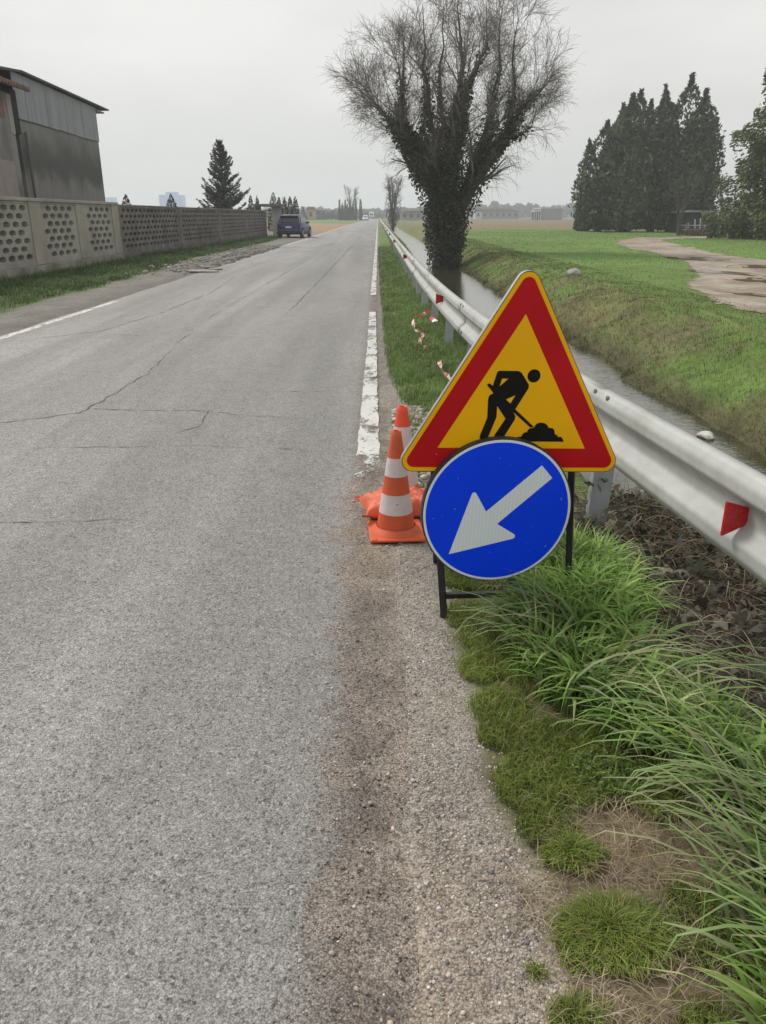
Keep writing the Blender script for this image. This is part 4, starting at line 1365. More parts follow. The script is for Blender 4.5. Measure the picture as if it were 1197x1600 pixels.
# lay the straw flat: stretch each piece sideways
P3 = V.reshape(n, 5, 3); root = P3[:, :1]; Lz = RNG.uniform(2.2, 5.5, n)[:, None]
P3[..., :2] = root[..., :2] + (P3[..., :2] - root[..., :2]) * np.where(np.arange(5) >= 4, 1, 1)[None, :, None]
dv = P3[:, 4, :2] - P3[:, :2, :2].mean(1)
P3[:, 4, :2] += dv * Lz; P3[:, 2:4, :2] += (dv * Lz * .5)[:, None]
P3[:, 2:4, 2] += RNG.uniform(0, .02, (n, 1)); P3[:, 4, 2] = tz(P3[:, 4, 0], P3[:, 4, 1]) + RNG.uniform(0, .03, n)
fast('straw', P3.reshape(-1, 3), F, 'dry_leaf', cols=C, kind='stuff')

# dry curved stems over the withered ivy
x, y = scatter(1000, .95, 2.1, 1.9, 4.5, lambda x, y: sstep(.05, .4, blob(x, y, LITTER)), False)
n = len(x)
a_ = RNG.uniform(0, 6.28, n); L_ = RNG.uniform(.08, .42, n); k_ = RNG.normal(0, 1.6, n)
ss = np.linspace(0, 1, 7)
an = a_[:, None] + k_[:, None] * ss[None]
cx_ = x[:, None] + np.cumsum(np.cos(an) * L_[:, None] / 6, 1); cy_ = y[:, None] + np.cumsum(np.sin(an) * L_[:, None] / 6, 1)
cz_ = tz(cx_, cy_) + .015 + RNG.uniform(0, .06, n)[:, None] + (RNG.uniform(0, .07, n)[:, None] * np.sin(np.pi * ss)[None])
STEMS = (np.stack([cx_, cy_, cz_], -1), np.repeat(RNG.uniform(.001, .0028, n)[:, None], 7, 1), np.repeat(pal(n, STRAW_C + [(.16, .12, .09)] * 3, .2), 28, 0))

# small clover-like weeds
parts = []
for cx, cy, r, n in ((.66, 1.80, .10, 420), (.86, 1.30, .10, 320), (.80, 1.78, .07, 200), (.98, 1.24, .08, 200)):
    a_ = RNG.uniform(0, 6.28, n); q = r * np.sqrt(RNG.random(n))
    x, y = cx + q * np.cos(a_), cy + q * np.sin(a_)
    z = tz(x, y) + RNG.uniform(.015, .055, n)
    for lobe in range(3):
        s_ = RNG.uniform(.004, .008, n); b_ = RNG.uniform(0, 6.28, n)
        d1 = np.stack([np.cos(b_), np.sin(b_), RNG.normal(0, .3, n)], 1) * s_[:, None]
        d2 = np.stack([-np.sin(b_), np.cos(b_), RNG.normal(0, .3, n)], 1) * s_[:, None] * .8
        c0 = np.stack([x, y, z], 1)
        V = np.stack([c0, c0 + d1 + d2 * .6, c0 + 2 * d1, c0 + d1 - d2 * .6], 1).reshape(-1, 3)
        i = np.arange(n)[:, None, None] * 4
        F = (i + np.array([(0, 1, 2), (0, 2, 3)])[None]).reshape(-1, 3)
        parts.append((V, F, np.repeat(pal(n, [(.12, .19, .035), (.15, .22, .05), (.10, .15, .04)], .2), 4, 0)))
grass('weeds', parts)


# ------------------------------------------------------------------ dead ivy under the rail
IV = thing('dead_ivy', (1.3, 3.0, -.03), 'tangle of withered dark ivy leaves and dry stems on the bank below the guardrail', 'ivy')
ivo = Vector(IV.location)


def leaf_mesh(seed):
    rg = np.random.default_rng(seed)
    out = [(0, 0), (.35, -.16), (.62, .02), (.40, .30), (.52, .62), (.22, .66), (0, 1.0), (-.22, .68), (-.52, .60), (-.40, .28), (-.60, .02), (-.33, -.15)]
    V = [(0, .35, .10 + rg.uniform(-.05, .12))]
    for x, y in out:
        V.append((x * rg.uniform(.8, 1.15), y * rg.uniform(.9, 1.1), rg.uniform(-.14, .14) - .25 * x * x + rg.uniform(-.1, .1)))
    F = [(0, i + 1, (i + 1) % 12 + 1) for i in range(12)]
    me = bpy.data.meshes.new('leaf')
    me.from_pydata(V, [], F)
    c = np.ones((13, 4), np.float32)
    base = np.array([(.15, .14, .11), (.11, .105, .085), (.20, .165, .11), (.10, .115, .07), (.17, .175, .145), (.08, .072, .058)][seed % 6])
    c[:, :3] = base * rg.uniform(.8, 1.25, (13, 1))
    a = me.attributes.new('Col', 'FLOAT_COLOR', 'POINT'); a.data.foreach_set('color', c.ravel())
    me.materials.append(MAT['dry_leaf'])
    for p in me.polygons: p.use_smooth = True
    return me


LM = [leaf_mesh(i) for i in range(12)]
x, y = scatter(2600, .9, 2.2, 1.9, 4.6, lambda x, y: sstep(.15, .6, blob(x, y, LITTER) * (.6 + .8 * fbm(x * 3, y * 3))), False)
lx, ly = x[:250], y[:250]
for i in range(len(lx)):
    o = link('leaf', LM[i % 12], None, IV)
    s_ = random.uniform(.026, .068)
    o.location = (lx[i] - ivo.x, ly[i] - ivo.y, float(tz(lx[i:i + 1], ly[i:i + 1])[0]) + random.uniform(.01, .13) - ivo.z)
    o.rotation_euler = (random.gauss(0, .7), random.gauss(0, .7), random.uniform(0, 6.28))
    o.scale = (s_, s_, s_)
for i in range(46):
    o = link('leaf', LM[i % 12], None, IV)
    s_ = random.uniform(.022, .05)
    yy_ = random.uniform(3.62, 4.0); xx_ = random.uniform(1.02, 1.32)
    o.location = (xx_ - ivo.x, yy_ - ivo.y, random.uniform(-.02, .24) * (1.25 - abs(xx_ - 1.17) * 4) - ivo.z)
    o.rotation_euler = (random.gauss(.5, .8), random.gauss(0, .8), random.uniform(0, 6.28)); o.scale = (s_, s_, s_)
# finer leaf litter below, joined
x, y = scatter(9000, .9, 2.3, 1.7, 4.7, lambda x, y: sstep(.05, .4, blob(x, y, LITTER)), False)
n = len(x)
s_ = RNG.uniform(.008, .024, n); b_ = RNG.uniform(0, 6.28, n)
c0 = np.stack([x, y, tz(x, y) + RNG.uniform(.0, .08, n)], 1) - np.array(ivo)
d1 = np.stack([np.cos(b_), np.sin(b_), RNG.normal(0, .5, n)], 1) * s_[:, None]
d2 = np.stack([-np.sin(b_), np.cos(b_), RNG.normal(0, .5, n)], 1) * s_[:, None] * .8
V = np.stack([c0 - d1, c0 + d2 + np.array([0, 0, .006]), c0 + d1, c0 - d2], 1).reshape(-1, 3)
F = (np.arange(n)[:, None, None] * 4 + np.array([(0, 1, 2), (0, 2, 3)])[None]).reshape(-1, 3)
fast('leaf_litter', V, F, 'dry_leaf', IV, cols=np.repeat(pal(n, [(.13, .12, .095), (.10, .092, .075), (.19, .155, .11), (.085, .095, .06), (.07, .062, .05)], .25), 4, 0), kind='stuff')


# ------------------------------------------------------------------ tubes and bare branches
def tubes(P, Rr, k=4):
    """P (n,m,3) centre lines, Rr (n,m) radii"""
    n, m = P.shape[:2]
    T_ = np.gradient(P, axis=1)
    T_ /= np.linalg.norm(T_, axis=2, keepdims=True) + 1e-9
    ref = np.where(np.abs(T_[..., 2:3]) < .9, np.array([0, 0, 1.]), np.array([1., 0, 0]))
    s1 = np.cross(T_, ref); s1 /= np.linalg.norm(s1, axis=2, keepdims=True) + 1e-9
    s2 = np.cross(T_, s1)
    a_ = np.arange(k) / k * 2 * np.pi
    V = P[:, :, None] + Rr[:, :, None, None] * (s1[:, :, None] * np.cos(a_)[None, None, :, None] + s2[:, :, None] * np.sin(a_)[None, None, :, None])
    idx = np.arange(n * m * k).reshape(n, m, k)
    nx_ = np.roll(idx, -1, 2)
    F = np.stack([idx[:, :-1], nx_[:, :-1], nx_[:, 1:], idx[:, 1:]], -1).reshape(-1, 4)
    return V.reshape(-1, 3), F


def jq(parts):
    Vs, Fs = [], []; o = 0
    for V, F in parts:
        Vs.append(V); Fs.append(F + o); o += len(V)
    return np.concatenate(Vs), np.concatenate(Fs)


def resample(pts, m):
    pts = np.array(pts, float)
    d = np.r_[0, np.cumsum(np.linalg.norm(np.diff(pts, axis=0), axis=1))]
    s = np.linspace(0, d[-1], m)
    return np.stack([np.interp(s, d, pts[:, i]) for i in range(3)], 1)


def grow(P, Rr, per, tmin, tmax, length, spread, up, m=5, thin=.55, curl=.25, droop=0.0):
    """children branches for every parent line"""
    n, mp = P.shape[:2]
    pi = np.repeat(np.arange(n), per); N_ = len(pi)
    t_ = RNG.uniform(tmin, tmax, N_) * (mp - 1)
    i0 = np.clip(t_.astype(int), 0, mp - 2); f = (t_ - i0)[:, None]
    b0 = P[pi, i0] * (1 - f) + P[pi, i0 + 1] * f
    r0 = (Rr[pi, i0] * (1 - f[:, 0]) + Rr[pi, i0 + 1] * f[:, 0]) * thin
    tg = P[pi, i0 + 1] - P[pi, i0]; tg /= np.linalg.norm(tg, axis=1, keepdims=True) + 1e-9
    rd = RNG.normal(0, 1, (N_, 3)); rd -= tg * (rd * tg).sum(1, keepdims=True); rd /= np.linalg.norm(rd, axis=1, keepdims=True) + 1e-9
    sp_ = RNG.uniform(spread * .6, spread * 1.3, N_)[:, None]
    d = tg * np.cos(sp_) + rd * np.sin(sp_) + np.array([0, 0, up]); d /= np.linalg.norm(d, axis=1, keepdims=True)
    L = length * RNG.uniform(.5, 1.25, N_) * (1.15 - .5 * t_ / (mp - 1))
    out = [b0]; c_ = b0; 
    bend = RNG.normal(0, curl, (N_, 3))
    for k in range(1, m):
        d = d + bend / m + RNG.normal(0, curl * .35, (N_, 3)) + np.array([0, 0, (up - droop * k / m * 2) / m])
        d /= np.linalg.norm(d, axis=1, keepdims=True)
        c_ = c_ + d * (L / (m - 1))[:, None]
        out.append(c_)
    Q = np.stack(out, 1)
    taper = np.linspace(1, .25, m)[None]
    return Q, r0[:, None] * taper


def leaf_quads(c0, size, dirs, col, wide=.45):
    n = len(c0)
    dirs = dirs / (np.linalg.norm(dirs, axis=1, keepdims=True) + 1e-9)
    rd = RNG.normal(0, 1, (n, 3)); sd = np.cross(dirs, rd); sd /= np.linalg.norm(sd, axis=1, keepdims=True) + 1e-9
    s_ = size[:, None]
    V = np.stack([c0 - dirs * s_ * .5, c0 + sd * s_ * wide * .5, c0 + dirs * s_ * .5, c0 - sd * s_ * wide * .5], 1).reshape(-1, 3)
    F = np.arange(n * 4).reshape(n, 4)
    return V, F, np.repeat(col, 4, 0)


V, F = tubes(STEMS[0] - np.array(ivo), STEMS[1], 4)
fast('dry_stems', V, F, 'dry_leaf', IV, cols=STEMS[2], kind='stuff')

# ------------------------------------------------------------------ the big ivy-clad tree
TB = np.array([3.3, 40.0, -.75])
TR = thing('bare_tree', TB, 'huge bare many-stemmed tree with ivy-covered trunk standing at the canal edge', 'tree')
limbs = [
    ([(0, 0, -.2), (-.02, 0, .8), (.0, 0, 2.0), (.0, .1, 3.4)], .62, .42),
    ([(-.1, 0, 1.6), (-1.0, .2, 3.5), (-2.2, .5, 5.5), (-2.8, .9, 7.8), (-3.0, 1.0, 10.6)], .30, .05),
    ([(-1.1, -.1, 3.7), (-2.3, -.7, 5.2), (-3.3, -1.1, 6.3), (-4.1, -1.4, 7.0), (-4.8, -1.5, 7.3)], .16, .03),
    ([(-1.2, 0, 4.4), (-2.3, .3, 6.2), (-3.0, .4, 8.0), (-3.4, .6, 9.6)], .15, .03),
    ([(-.1, .1, 2.4), (-.7, -.4, 5.2), (-1.3, -.7, 7.4), (-1.9, -1.0, 10.9)], .26, .04),
    ([(0, 0, 2.8), (.05, .5, 5.6), (-.45, .8, 8), (-.5, 1.0, 11.2)], .26, .04),
    ([(.05, 0, 2.6), (.2, -.3, 5.4), (.45, -.5, 8), (.5, -.6, 11.8)], .30, .04),
    ([(.3, -.3, 6.2), (1.0, -.6, 7.9), (1.6, -.8, 9.2), (1.9, -1, 11.2)], .14, .03),
    ([(.15, 0, 1.9), (1.2, .2, 4.3), (2.0, .4, 6.5), (2.5, .6, 8.6), (2.9, .7, 11.2)], .27, .04),
    ([(.2, 0, 1.8), (1.5, -.3, 3.9), (2.7, -.5, 6.0), (3.2, -.8, 8.2), (3.3, -.9, 10.4)], .29, .04),
    ([(2.2, -.4, 5.2), (3.3, -.7, 6.5), (4.1, -.9, 7.6), (4.7, -1.0, 8.3)], .14, .03),
    ([(1.7, .2, 4.5), (2.9, .7, 5.5), (3.9, 1.0, 6.3), (4.7, 1.1, 6.7)], .12, .02),
    ([(1.4, .5, 4.0), (2.4, 1.5, 6.5), (2.9, 2.3, 9.4)], .18, .03),
    ([(-.6, .6, 3.6), (-1.2, 1.9, 6.4), (-1.6, 2.6, 9.6)], .18, .03),
    ([(.1, -.6, 3.6), (.5, -1.9, 6.2), (.9, -2.6, 9.2)], .17, .03),
    ([(-1.4, .2, 5.2), (-2.7, .1, 6.2), (-3.6, 0, 6.8), (-4.3, 0, 7.6)], .09, .02),
]
LP, LR = [], []
tr_parts = []
for pts, ra, rb in limbs:
    pts = [(p[0] * float(np.interp(p[2], (0, 3, 6.5, 10.5), (.95, 1.02, 1.0, .86))) * (.84 if p[0] < 0 else .97), p[1], p[2] * 1.0) for p in pts]
    Q = resample(pts, 12)
    jit = RNG.normal(0, .05, Q.shape) + .16 * np.sin(np.arange(12)[:, None] * .9 + RNG.uniform(0, 6, 3)[None]) * (np.arange(12)[:, None] / 11 if len(LP) else 0); jit[0] = 0
    Q = Q + jit
    r_ = rb * .33 + (ra - rb * .33) * (1 - np.linspace(0, 1, 12)) ** (.8 if len(LP) == 0 else 1.35)
    LP.append(Q); LR.append(r_)
LP = np.array(LP); LR = np.array(LR)
V, F = tubes(LP, LR, 8)
fast('trunk', V, F, 'bark', TR, smooth=True)
b1, r1_ = grow(LP[1:], LR[1:], 15, .18, .98, 2.15, .60, .22, 7, .45, .35)
b2, r2_ = grow(b1, np.maximum(r1_, .018), 8, .2, .98, 1.35, .62, .15, 6, .55, .45)
b3, r3_ = grow(b2, np.maximum(r2_, .010), 7, .2, 1.0, .85, .65, .0, 5, .65, .5, .25)
hang, rh_ = grow(b1[RNG.random(len(b1)) < .45], np.full((int(1), 1), .012) if False else np.full(b1.shape[:2], .012)[:1], 1, .5, 1, .1, .1, 0, 5) if False else (None, None)
# drooping sprays low on both sides
low = LP[[2, 11, 12, 15, 10, 1, 3, 9, 8]]
lowr = np.full(low.shape[:2], .02)
h1, hr1 = grow(low, lowr, 17, .2, .95, 1.9, .85, -.10, 7, .8, .35, .8)
h2, hr2 = grow(h1, np.maximum(hr1, .009), 5, .25, 1.0, .8, .6, -.2, 5, .8, .4, .5)
V, F = jq([tubes(b1, np.maximum(r1_ * .9, .011), 4), tubes(b2, np.maximum(r2_ * .7, .0062), 3), tubes(b3, np.maximum(r3_ * .45, .0042), 3), tubes(h1, np.maximum(hr1 * .7, .007), 3), tubes(h2, np.maximum(hr2 * .7, .0045), 3)])
fast('crown', V, F, 'twig', TR)
# ivy: leaves wrapped round trunk and the lower two thirds of the limbs, thick below, thinning upward
iv = []
cnt = [10000] + [2100] * 15
for i in range(len(LP)):
    n = cnt[i]
    t_ = RNG.beta(1.0, 1.7, n) * .82 if i else RNG.random(n)
    s = t_ * 11; i0 = np.clip(s.astype(int), 0, 10); f = (s - i0)[:, None]
    c0 = LP[i][i0] * (1 - f) + LP[i][i0 + 1] * f
    rr = LR[i][i0]
    zz_ = c0[:, 2]
    d = RNG.normal(0, 1, (n, 3)); d[:, 2] *= .8; d /= np.linalg.norm(d, axis=1, keepdims=True)
    clump = fbm(c0[:, 0] * 1.3 + c0[:, 1], c0[:, 2] * 1.1 + i * 7)
    thick = np.interp(zz_, (-.2, .8, 2.2, 4), (.6, .85, 1.15, 1.0)) * np.clip((.56 if i == 0 else .50) * (1.1 - zz_ / 10.5), .05, .9) * (.25 + 1.5 * clump)
    c0 = c0 + d * (rr + thick * RNG.random(n) ** .6)[:, None]
    keep = (RNG.random(n) < np.clip(1.55 - zz_ / 7.6, .05, 1) * np.clip((10.2 - zz_) / 2, 0, 1)) & (zz_ > -.05)
    if i == 0: keep &= zz_ > -.2 + 1.5 * (d[:, 0] < -.4)* (RNG.random(n) < .6)
    c0, d = c0[keep], d[keep]
    n = len(c0)
    iv.append(leaf_quads(c0, RNG.uniform(.08, .17, n), d + RNG.normal(0, .6, (n, 3)) - np.array([0, 0, .5]), pal(n, [(.056, .064, .036), (.042, .050, .028), (.072, .078, .044), (.095, .088, .06)], .3), .8))
V, F, C = join(iv)
fast('ivy', V, F, 'tree_leaf', TR, cols=C)


def bare_tree(loc, H, Wd, label, group, mat='twig_far', ivy=0.0, stems=5, n1=9, n2=6, tw=.02):
    o = thing('bare_tree', loc, label, 'tree', group)
    lp, lr = [], []
    lp.append(resample([(0, 0, -.3), (.05, 0, H * .12), (0, 0, H * .3)], 8)); lr.append(np.linspace(H * .035, H * .022, 8))
    for k in range(stems):
        a_ = k / stems * 6.283 + random.uniform(-.4, .4)
        q = Wd * .5 * random.uniform(.35, .8)
        lp.append(resample([(0, 0, H * random.uniform(.1, .26)), (q * .4 * math.cos(a_), q * .4 * math.sin(a_), H * .48), (q * math.cos(a_), q * math.sin(a_), H * random.uniform(.8, .97))], 8))
        lr.append(np.linspace(H * .018, tw * .6, 8))
    lp = np.array(lp); lr = np.array(lr)
    V, F = tubes(lp, lr, 6); fast('trunk', V, F, 'bark', o, smooth=True)
    b1, r1 = grow(lp, lr, n1, .3, .98, H * .24, .6, .3, 5, .4, .3)
    b2, r2 = grow(b1, r1, n2, .2, 1, H * .13, .6, .2, 4, .6, .4)
    V, F = jq([tubes(b1, np.maximum(r1, tw), 3), tubes(b2, np.maximum(r2, tw * .7), 3)])
    fast('crown', V, F, mat, o)
    if ivy > 0:
        n = int(3500 * ivy)
        z = RNG.beta(1.2, 1.4, n) * H * .72
        rad_ = Wd * .36 * np.sin(np.clip(z / (H * .8), .05, 1) * 2.6) ** .7
        a_ = RNG.uniform(0, 6.28, n); q = rad_ * np.sqrt(RNG.random(n))
        c0 = np.stack([q * np.cos(a_), q * np.sin(a_), z], 1)
        V, F, C = leaf_quads(c0, RNG.uniform(.10, .22, n), RNG.normal(0, 1, (n, 3)), pal(n, [(.12, .11, .105), (.10, .092, .09), (.14, .125, .115)], .2), .5)
        fast('ivy', V, F, 'tree_leaf', o, cols=C)
    return o


# ------------------------------------------------------------------ evergreens
def cone_tree(name, loc, H, Rm, n, label, group, cs, leaf=.16, power=.8, cat='tree', base=.0, rough=.25, up=.9):
    """dense narrow evergreen: outward leaf shell round a dark inner body"""
    o = thing(name, loc, label, cat, group)
    mb = MB(); mb.lathe([(Rm * .16, -.1), (Rm * .12, H * .25), (.02, H * .85)], 8); mb.build('trunk', 'bark', o, smooth=True)
    z = base + (H - base) * RNG.beta(1.0, 1.5, n)
    t_ = (z - base) / (H - base)
    env = Rm * np.minimum(1, (t_ / .12 + .35)) * (1 - t_) ** power
    a_ = RNG.uniform(0, 6.283, n)
    env = env * (1 + rough * 2 * (fbm(a_ * 2.2 + H, z * 1.1) - .5) + rough * (vnoise(a_ * 7, z * 4) - .5))
    q = env * (1 - .45 * RNG.random(n) ** 2)
    c0 = np.stack([q * np.cos(a_), q * np.sin(a_), z], 1)
    d = np.stack([np.cos(a_) * .6, np.sin(a_) * .6, np.full(n, up)], 1) + RNG.normal(0, .35, (n, 3))
    V, F, C = leaf_quads(c0, RNG.uniform(leaf * .6, leaf * 1.4, n), d, pal(n, cs, .3), .5)
    fast('crown', V, F, 'tree_leaf', o, cols=C)
    return o


CYP = [(.032, .040, .026), (.044, .052, .034), (.024, .030, .020)]
for (x, y, h, r) in ((-18.2, 60, 2.98, .62), (-15.45, 62, 3.05, .66)):
    pass
cone_tree('cypress', (-18.2, 60, 0), 3.0, .95, 1500, 'single dark pointed cypress tip above the dark wall, beside the barn edge', 'clipped cypresses behind the wall', CYP, .14, .75)
cone_tree('cypress', (-15.45, 62, 0), 3.05, 1.05, 1500, 'single dark pointed cypress tip above the wall in front of the pale blue tower block', 'clipped cypresses behind the wall', CYP, .14, .75)
for k, (x, h, r, lb) in enumerate(((-10.72, 3.75, .85, 'tallest and leftmost of the five pointed cypresses behind the parked blue car'), (-10.14, 3.35, .52, 'second from the gate of the five pointed cypresses behind the blue car'),
                                   (-9.56, 3.38, .52, 'middle one of the five pointed cypresses behind the blue car'), (-9.02, 3.45, .58, 'fourth from the gate of the five pointed cypresses behind the blue car'),
                                   (-8.47, 3.38, .62, 'last of the five pointed cypresses, nearest the road behind the blue car'))):
    cone_tree('cypress', (x, 85, 0), h, r, 1300, lb, 'row of cypresses behind the car', CYP, .16, .62)
cone_tree('cypress', (-10.12, 66, 0), 3.1, .55, 1000, 'low pointed cypress at the right foot of the spruce, farther from the gate', 'cypresses between the spruce and the gate', CYP, .14, .7)
cone_tree('cypress', (-9.68, 66.5, 0), 3.05, .5, 1000, 'low pointed cypress squeezed between the spruce and the gate roof', 'cypresses between the spruce and the gate', CYP, .14, .7)

# spruce with visible whorls
SPC = thing('spruce', (-11.15, 60, 0), 'loose spiky spruce rising behind the wall to the left of the parked car', 'tree')
H = 6.6
mb = MB(); mb.lathe([(.13, -.1), (.09, 3), (.015, H)], 8); mb.build('trunk', 'bark', SPC, smooth=True)
bp = []; nd = []
z = .5
while z < H - .25:
    t_ = z / H
    nb = random.randint(5, 8)
    for k in range(nb):
        a_ = random.uniform(0, 6.28)
        L = (2.35 * (1 - t_) ** .85 + .10) * random.uniform(.6, 1.12)
        if z > 3.2: L *= .85
        up_ = .25 + .35 * t_
        P = np.array([(math.cos(a_) * L * s, math.sin(a_) * L * s, z + L * (up_ * s - .12 * s + .38 * s * s * .9)) for s in (0, .35, .7, 1)])
        bp.append(P)
        n = int(28 + 85 * L)
        s = RNG.random(n) ** .75
        c0 = np.stack([np.interp(s, (0, .35, .7, 1), P[:, i]) for i in range(3)], 1)
        wd = .19 * L * (1 - s) * (.4 + s) + .05
        sd = np.array([-math.sin(a_), math.cos(a_), 0])
        lat = RNG.uniform(-1, 1, n)
        c0 = c0 + sd * (wd * lat)[:, None] * 1.6 + np.array([0, 0, 1]) * RNG.normal(.02, .06, n)[:, None]
        d = np.array([math.cos(a_), math.sin(a_), .45])[None] + sd[None] * lat[:, None] * .9 + RNG.normal(0, .35, (n, 3))
        nd.append(leaf_quads(c0, RNG.uniform(.10, .22, n), d, pal(n, [(.07, .078, .056), (.09, .098, .072), (.055, .062, .046), (.11, .11, .085)], .25), .34))
    z += random.uniform(.17, .30)
V, F = tubes(np.array(bp), np.repeat(np.array([[.03, .02, .012, .006]]), len(bp), 0), 4)
fast('branches', V, F, 'bark', SPC)
V, F, C = join(nd)
fast('crown', V, F, 'tree_leaf', SPC, cols=C)


# great cypresses on the far side of the field: each a bundle of upright plumes
def plume_tree(loc, plumes, n, label, group, cs, leaf=.5, bot=.3):
    o = thing('old_cypress', loc, label, 'tree', group)
    mb = MB(); mb.lathe([(.45, -.2), (.3, 3.5), (.05, 9)], 10); mb.build('trunk', 'bark', o, smooth=True)
    w_ = np.array([p[3] * p[2] for p in plumes]); w_ = w_ / w_.sum()
    pk = RNG.choice(len(plumes), n, p=w_)
    PL = np.array(plumes)[pk]
    t_ = RNG.random(n) ** .9
    H_ = PL[:, 2]
    z = bot + (H_ - bot) * t_
    env = PL[:, 3] * np.clip(np.sin(np.pi * (t_ * .80 + .18)) * (1 - t_ ** 6), .02, 1) ** .8
    a_ = RNG.uniform(0, 6.283, n)
    env = env * (.70 + .95 * fbm(a_ * 1.2 + pk * 9, z * .42 + pk) + .5 * (vnoise(a_ * 3.3 + pk, z * 1.6) - .5))
    q = env * (1 - .5 * RNG.random(n) ** 2.2)
    c0 = np.stack([PL[:, 0] * (.35 + .65 * t_) + q * np.cos(a_), PL[:, 1] * (.35 + .65 * t_) + q * np.sin(a_), z], 1)
    d = np.stack([np.cos(a_) * .55, np.sin(a_) * .55, np.full(n, .6)], 1) + RNG.normal(0, .55, (n, 3))
    cl = (.55 + 1.0 * fbm(c0[:, 0] * .9 + 3, c0[:, 2] * .7 + c0[:, 1] * .5))[:, None]
    V, F, C = leaf_quads(c0, RNG.uniform(leaf * .5, leaf * 1.35, n), d, pal(n, cs, .25) * cl, .42)
    fast('crown', V, F, 'tree_leaf', o, cols=C)
    return o


CY2 = [(.088, .102, .064), (.118, .128, .082), (.066, .080, .050), (.14, .138, .095)]
grp = 'old cypresses across the field'
def plumes_for(Hh, w, k):
    L = [(0, 0, Hh, w * .50)]
    for i in range(k):
        a_ = random.uniform(0, 6.28); q = w * random.uniform(.25, .55)
        L.append((q * math.cos(a_), q * math.sin(a_) * .8, Hh * random.uniform(.72, .97), w * random.uniform(.26, .40)))
    for i in range(3):
        a_ = random.uniform(0, 6.28); q = w * random.uniform(.4, .6)
        L.append((q * math.cos(a_), q * math.sin(a_), Hh * random.uniform(.35, .6), w * random.uniform(.35, .5)))
    return L
for x, y, h, w, lb in ((24.2, 90, 11.0, 4.1, 'lowest and leftmost of the old cypresses, next to the small round bush'), (26.0, 88, 13.2, 4.5, 'second old cypress from the bush, half hidden between its neighbours'),
                       (27.7, 91, 14.0, 4.5, 'old cypress in the middle of the group with a split top'), (29.7, 89, 13.6, 4.7, 'old cypress with a broad dark front right of the middle of the group'),
                       (31.8, 88, 15.0, 4.8, 'tallest old cypress of the group, with several pointed tops'), (33.8, 89, 13.8, 4.4, 'old cypress at the right end of the group, overhanging the track')):
    plume_tree((x, y, -.1), plumes_for(h, w, 6), 9500, lb, grp, CY2, .55)
cone_tree('round_bush', (23.0, 92, -.1), 3.3, 1.0, 1400, 'small dark rounded bush at the left foot of the old cypresses', None, CY2, .3, .35, 'bush')

# large cedar at the right edge of the picture
CD = thing('cedar', (29.7, 60, -.1), 'large spreading green conifer cut by the right edge of the picture', 'tree')
mb = MB(); mb.lathe([(.30, -.2), (.22, 3), (.12, 7), (.02, 12.9)], 10); mb.build('trunk', 'bark', CD, smooth=True)
bp = []; nd = []
z = .8
while z < 12.9:
    t_ = z / 13.2
    for k in range(random.randint(3, 5)):
        a_ = random.uniform(0, 6.28)
        L = (4.7 * (1 - t_) ** .34 + .3) * random.uniform(.4, 1.2)
        up0 = random.uniform(.0, .6)
        P = np.array([(math.cos(a_) * L * s, math.sin(a_) * L * s, z + L * (up0 * s - .30 * s * s)) for s in (0, .35, .7, 1)])
        bp.append(P)
        n = int(60 + 130 * L)
        s = RNG.random(n) ** .6
        c0 = np.stack([np.interp(s, (0, .35, .7, 1), P[:, i]) for i in range(3)], 1)
        wd = .36 * L * np.sin(np.clip(s, .08, .97) * 3.0) + .08
        sd = np.array([-math.sin(a_), math.cos(a_), 0]); lat = RNG.uniform(-1, 1, n)
        c0 = c0 + sd * (wd * lat)[:, None] + np.array([0, 0, 1]) * (-.22 * np.abs(lat) * wd - RNG.gamma(1.6, .34, n))[:, None]
        c0[:, 2] = np.maximum(c0[:, 2], .15)
        d = np.array([math.cos(a_) * .6, math.sin(a_) * .6, -.35])[None] + sd[None] * lat[:, None] * .7 + RNG.normal(0, .4, (n, 3))
        nd.append(leaf_quads(c0, RNG.uniform(.18, .42, n), d, pal(n, [(.105, .135, .055), (.14, .165, .07), (.08, .105, .045), (.17, .18, .08)], .25), .40))
    z += random.uniform(.28, .45)
V, F = tubes(np.array(bp), np.repeat(np.array([[.06, .045, .025, .01]]), len(bp), 0), 4)
fast('branches', V, F, 'bark', CD)
V, F, C = join(nd)
fast('crown', V, F, 'tree_leaf', CD, cols=C)

# ------------------------------------------------------------------ verge, bank and field grass
parts = []
def d_verge(x, y):
    e = grass_edge(y) + .08 * (fbm(x * 6, y * 3) - .5)
    return sstep(e, e + .06, x) * sstep(5.6, 7.0, y) * (.35 + .65 * sstep(.3, .55, fbm(x * 3, y * 1.5)))
x, y = scatter(60000, -.02, 1.35, 5.6, 42, d_verge)
n = len(x)
lod = np.clip(y / 9, 1, 5)
parts.append(blades(place(x, y), np.clip(RNG.gamma(6, .016, n), .03, .2), RNG.uniform(.003, .006, n) * lod, RNG.uniform(0, 6.28, n), RNG.uniform(.2, 1.2, n), 4, pal(n, GREEN_VERGE, .25) * (.8 + .5 * fbm(x * 2, y))[:, None], np.where(RNG.random(n) < .12, .8, 0)))
# stony patch by the cones: a few weeds
x, y = scatter(2600, .2, .95, 4.2, 6.4, lambda x, y: sstep(.5, .62, fbm(x * 4 + 8, y * 4)), False)
n = len(x)
parts.append(blades(place(x, y), np.clip(RNG.gamma(5, .016, n), .02, .16), RNG.uniform(.002, .005, n), RNG.uniform(0, 6.28, n), RNG.uniform(.3, 1.3, n), 4, pal(n, GREEN_VERGE, .2)))
grass('verge_grass', parts)

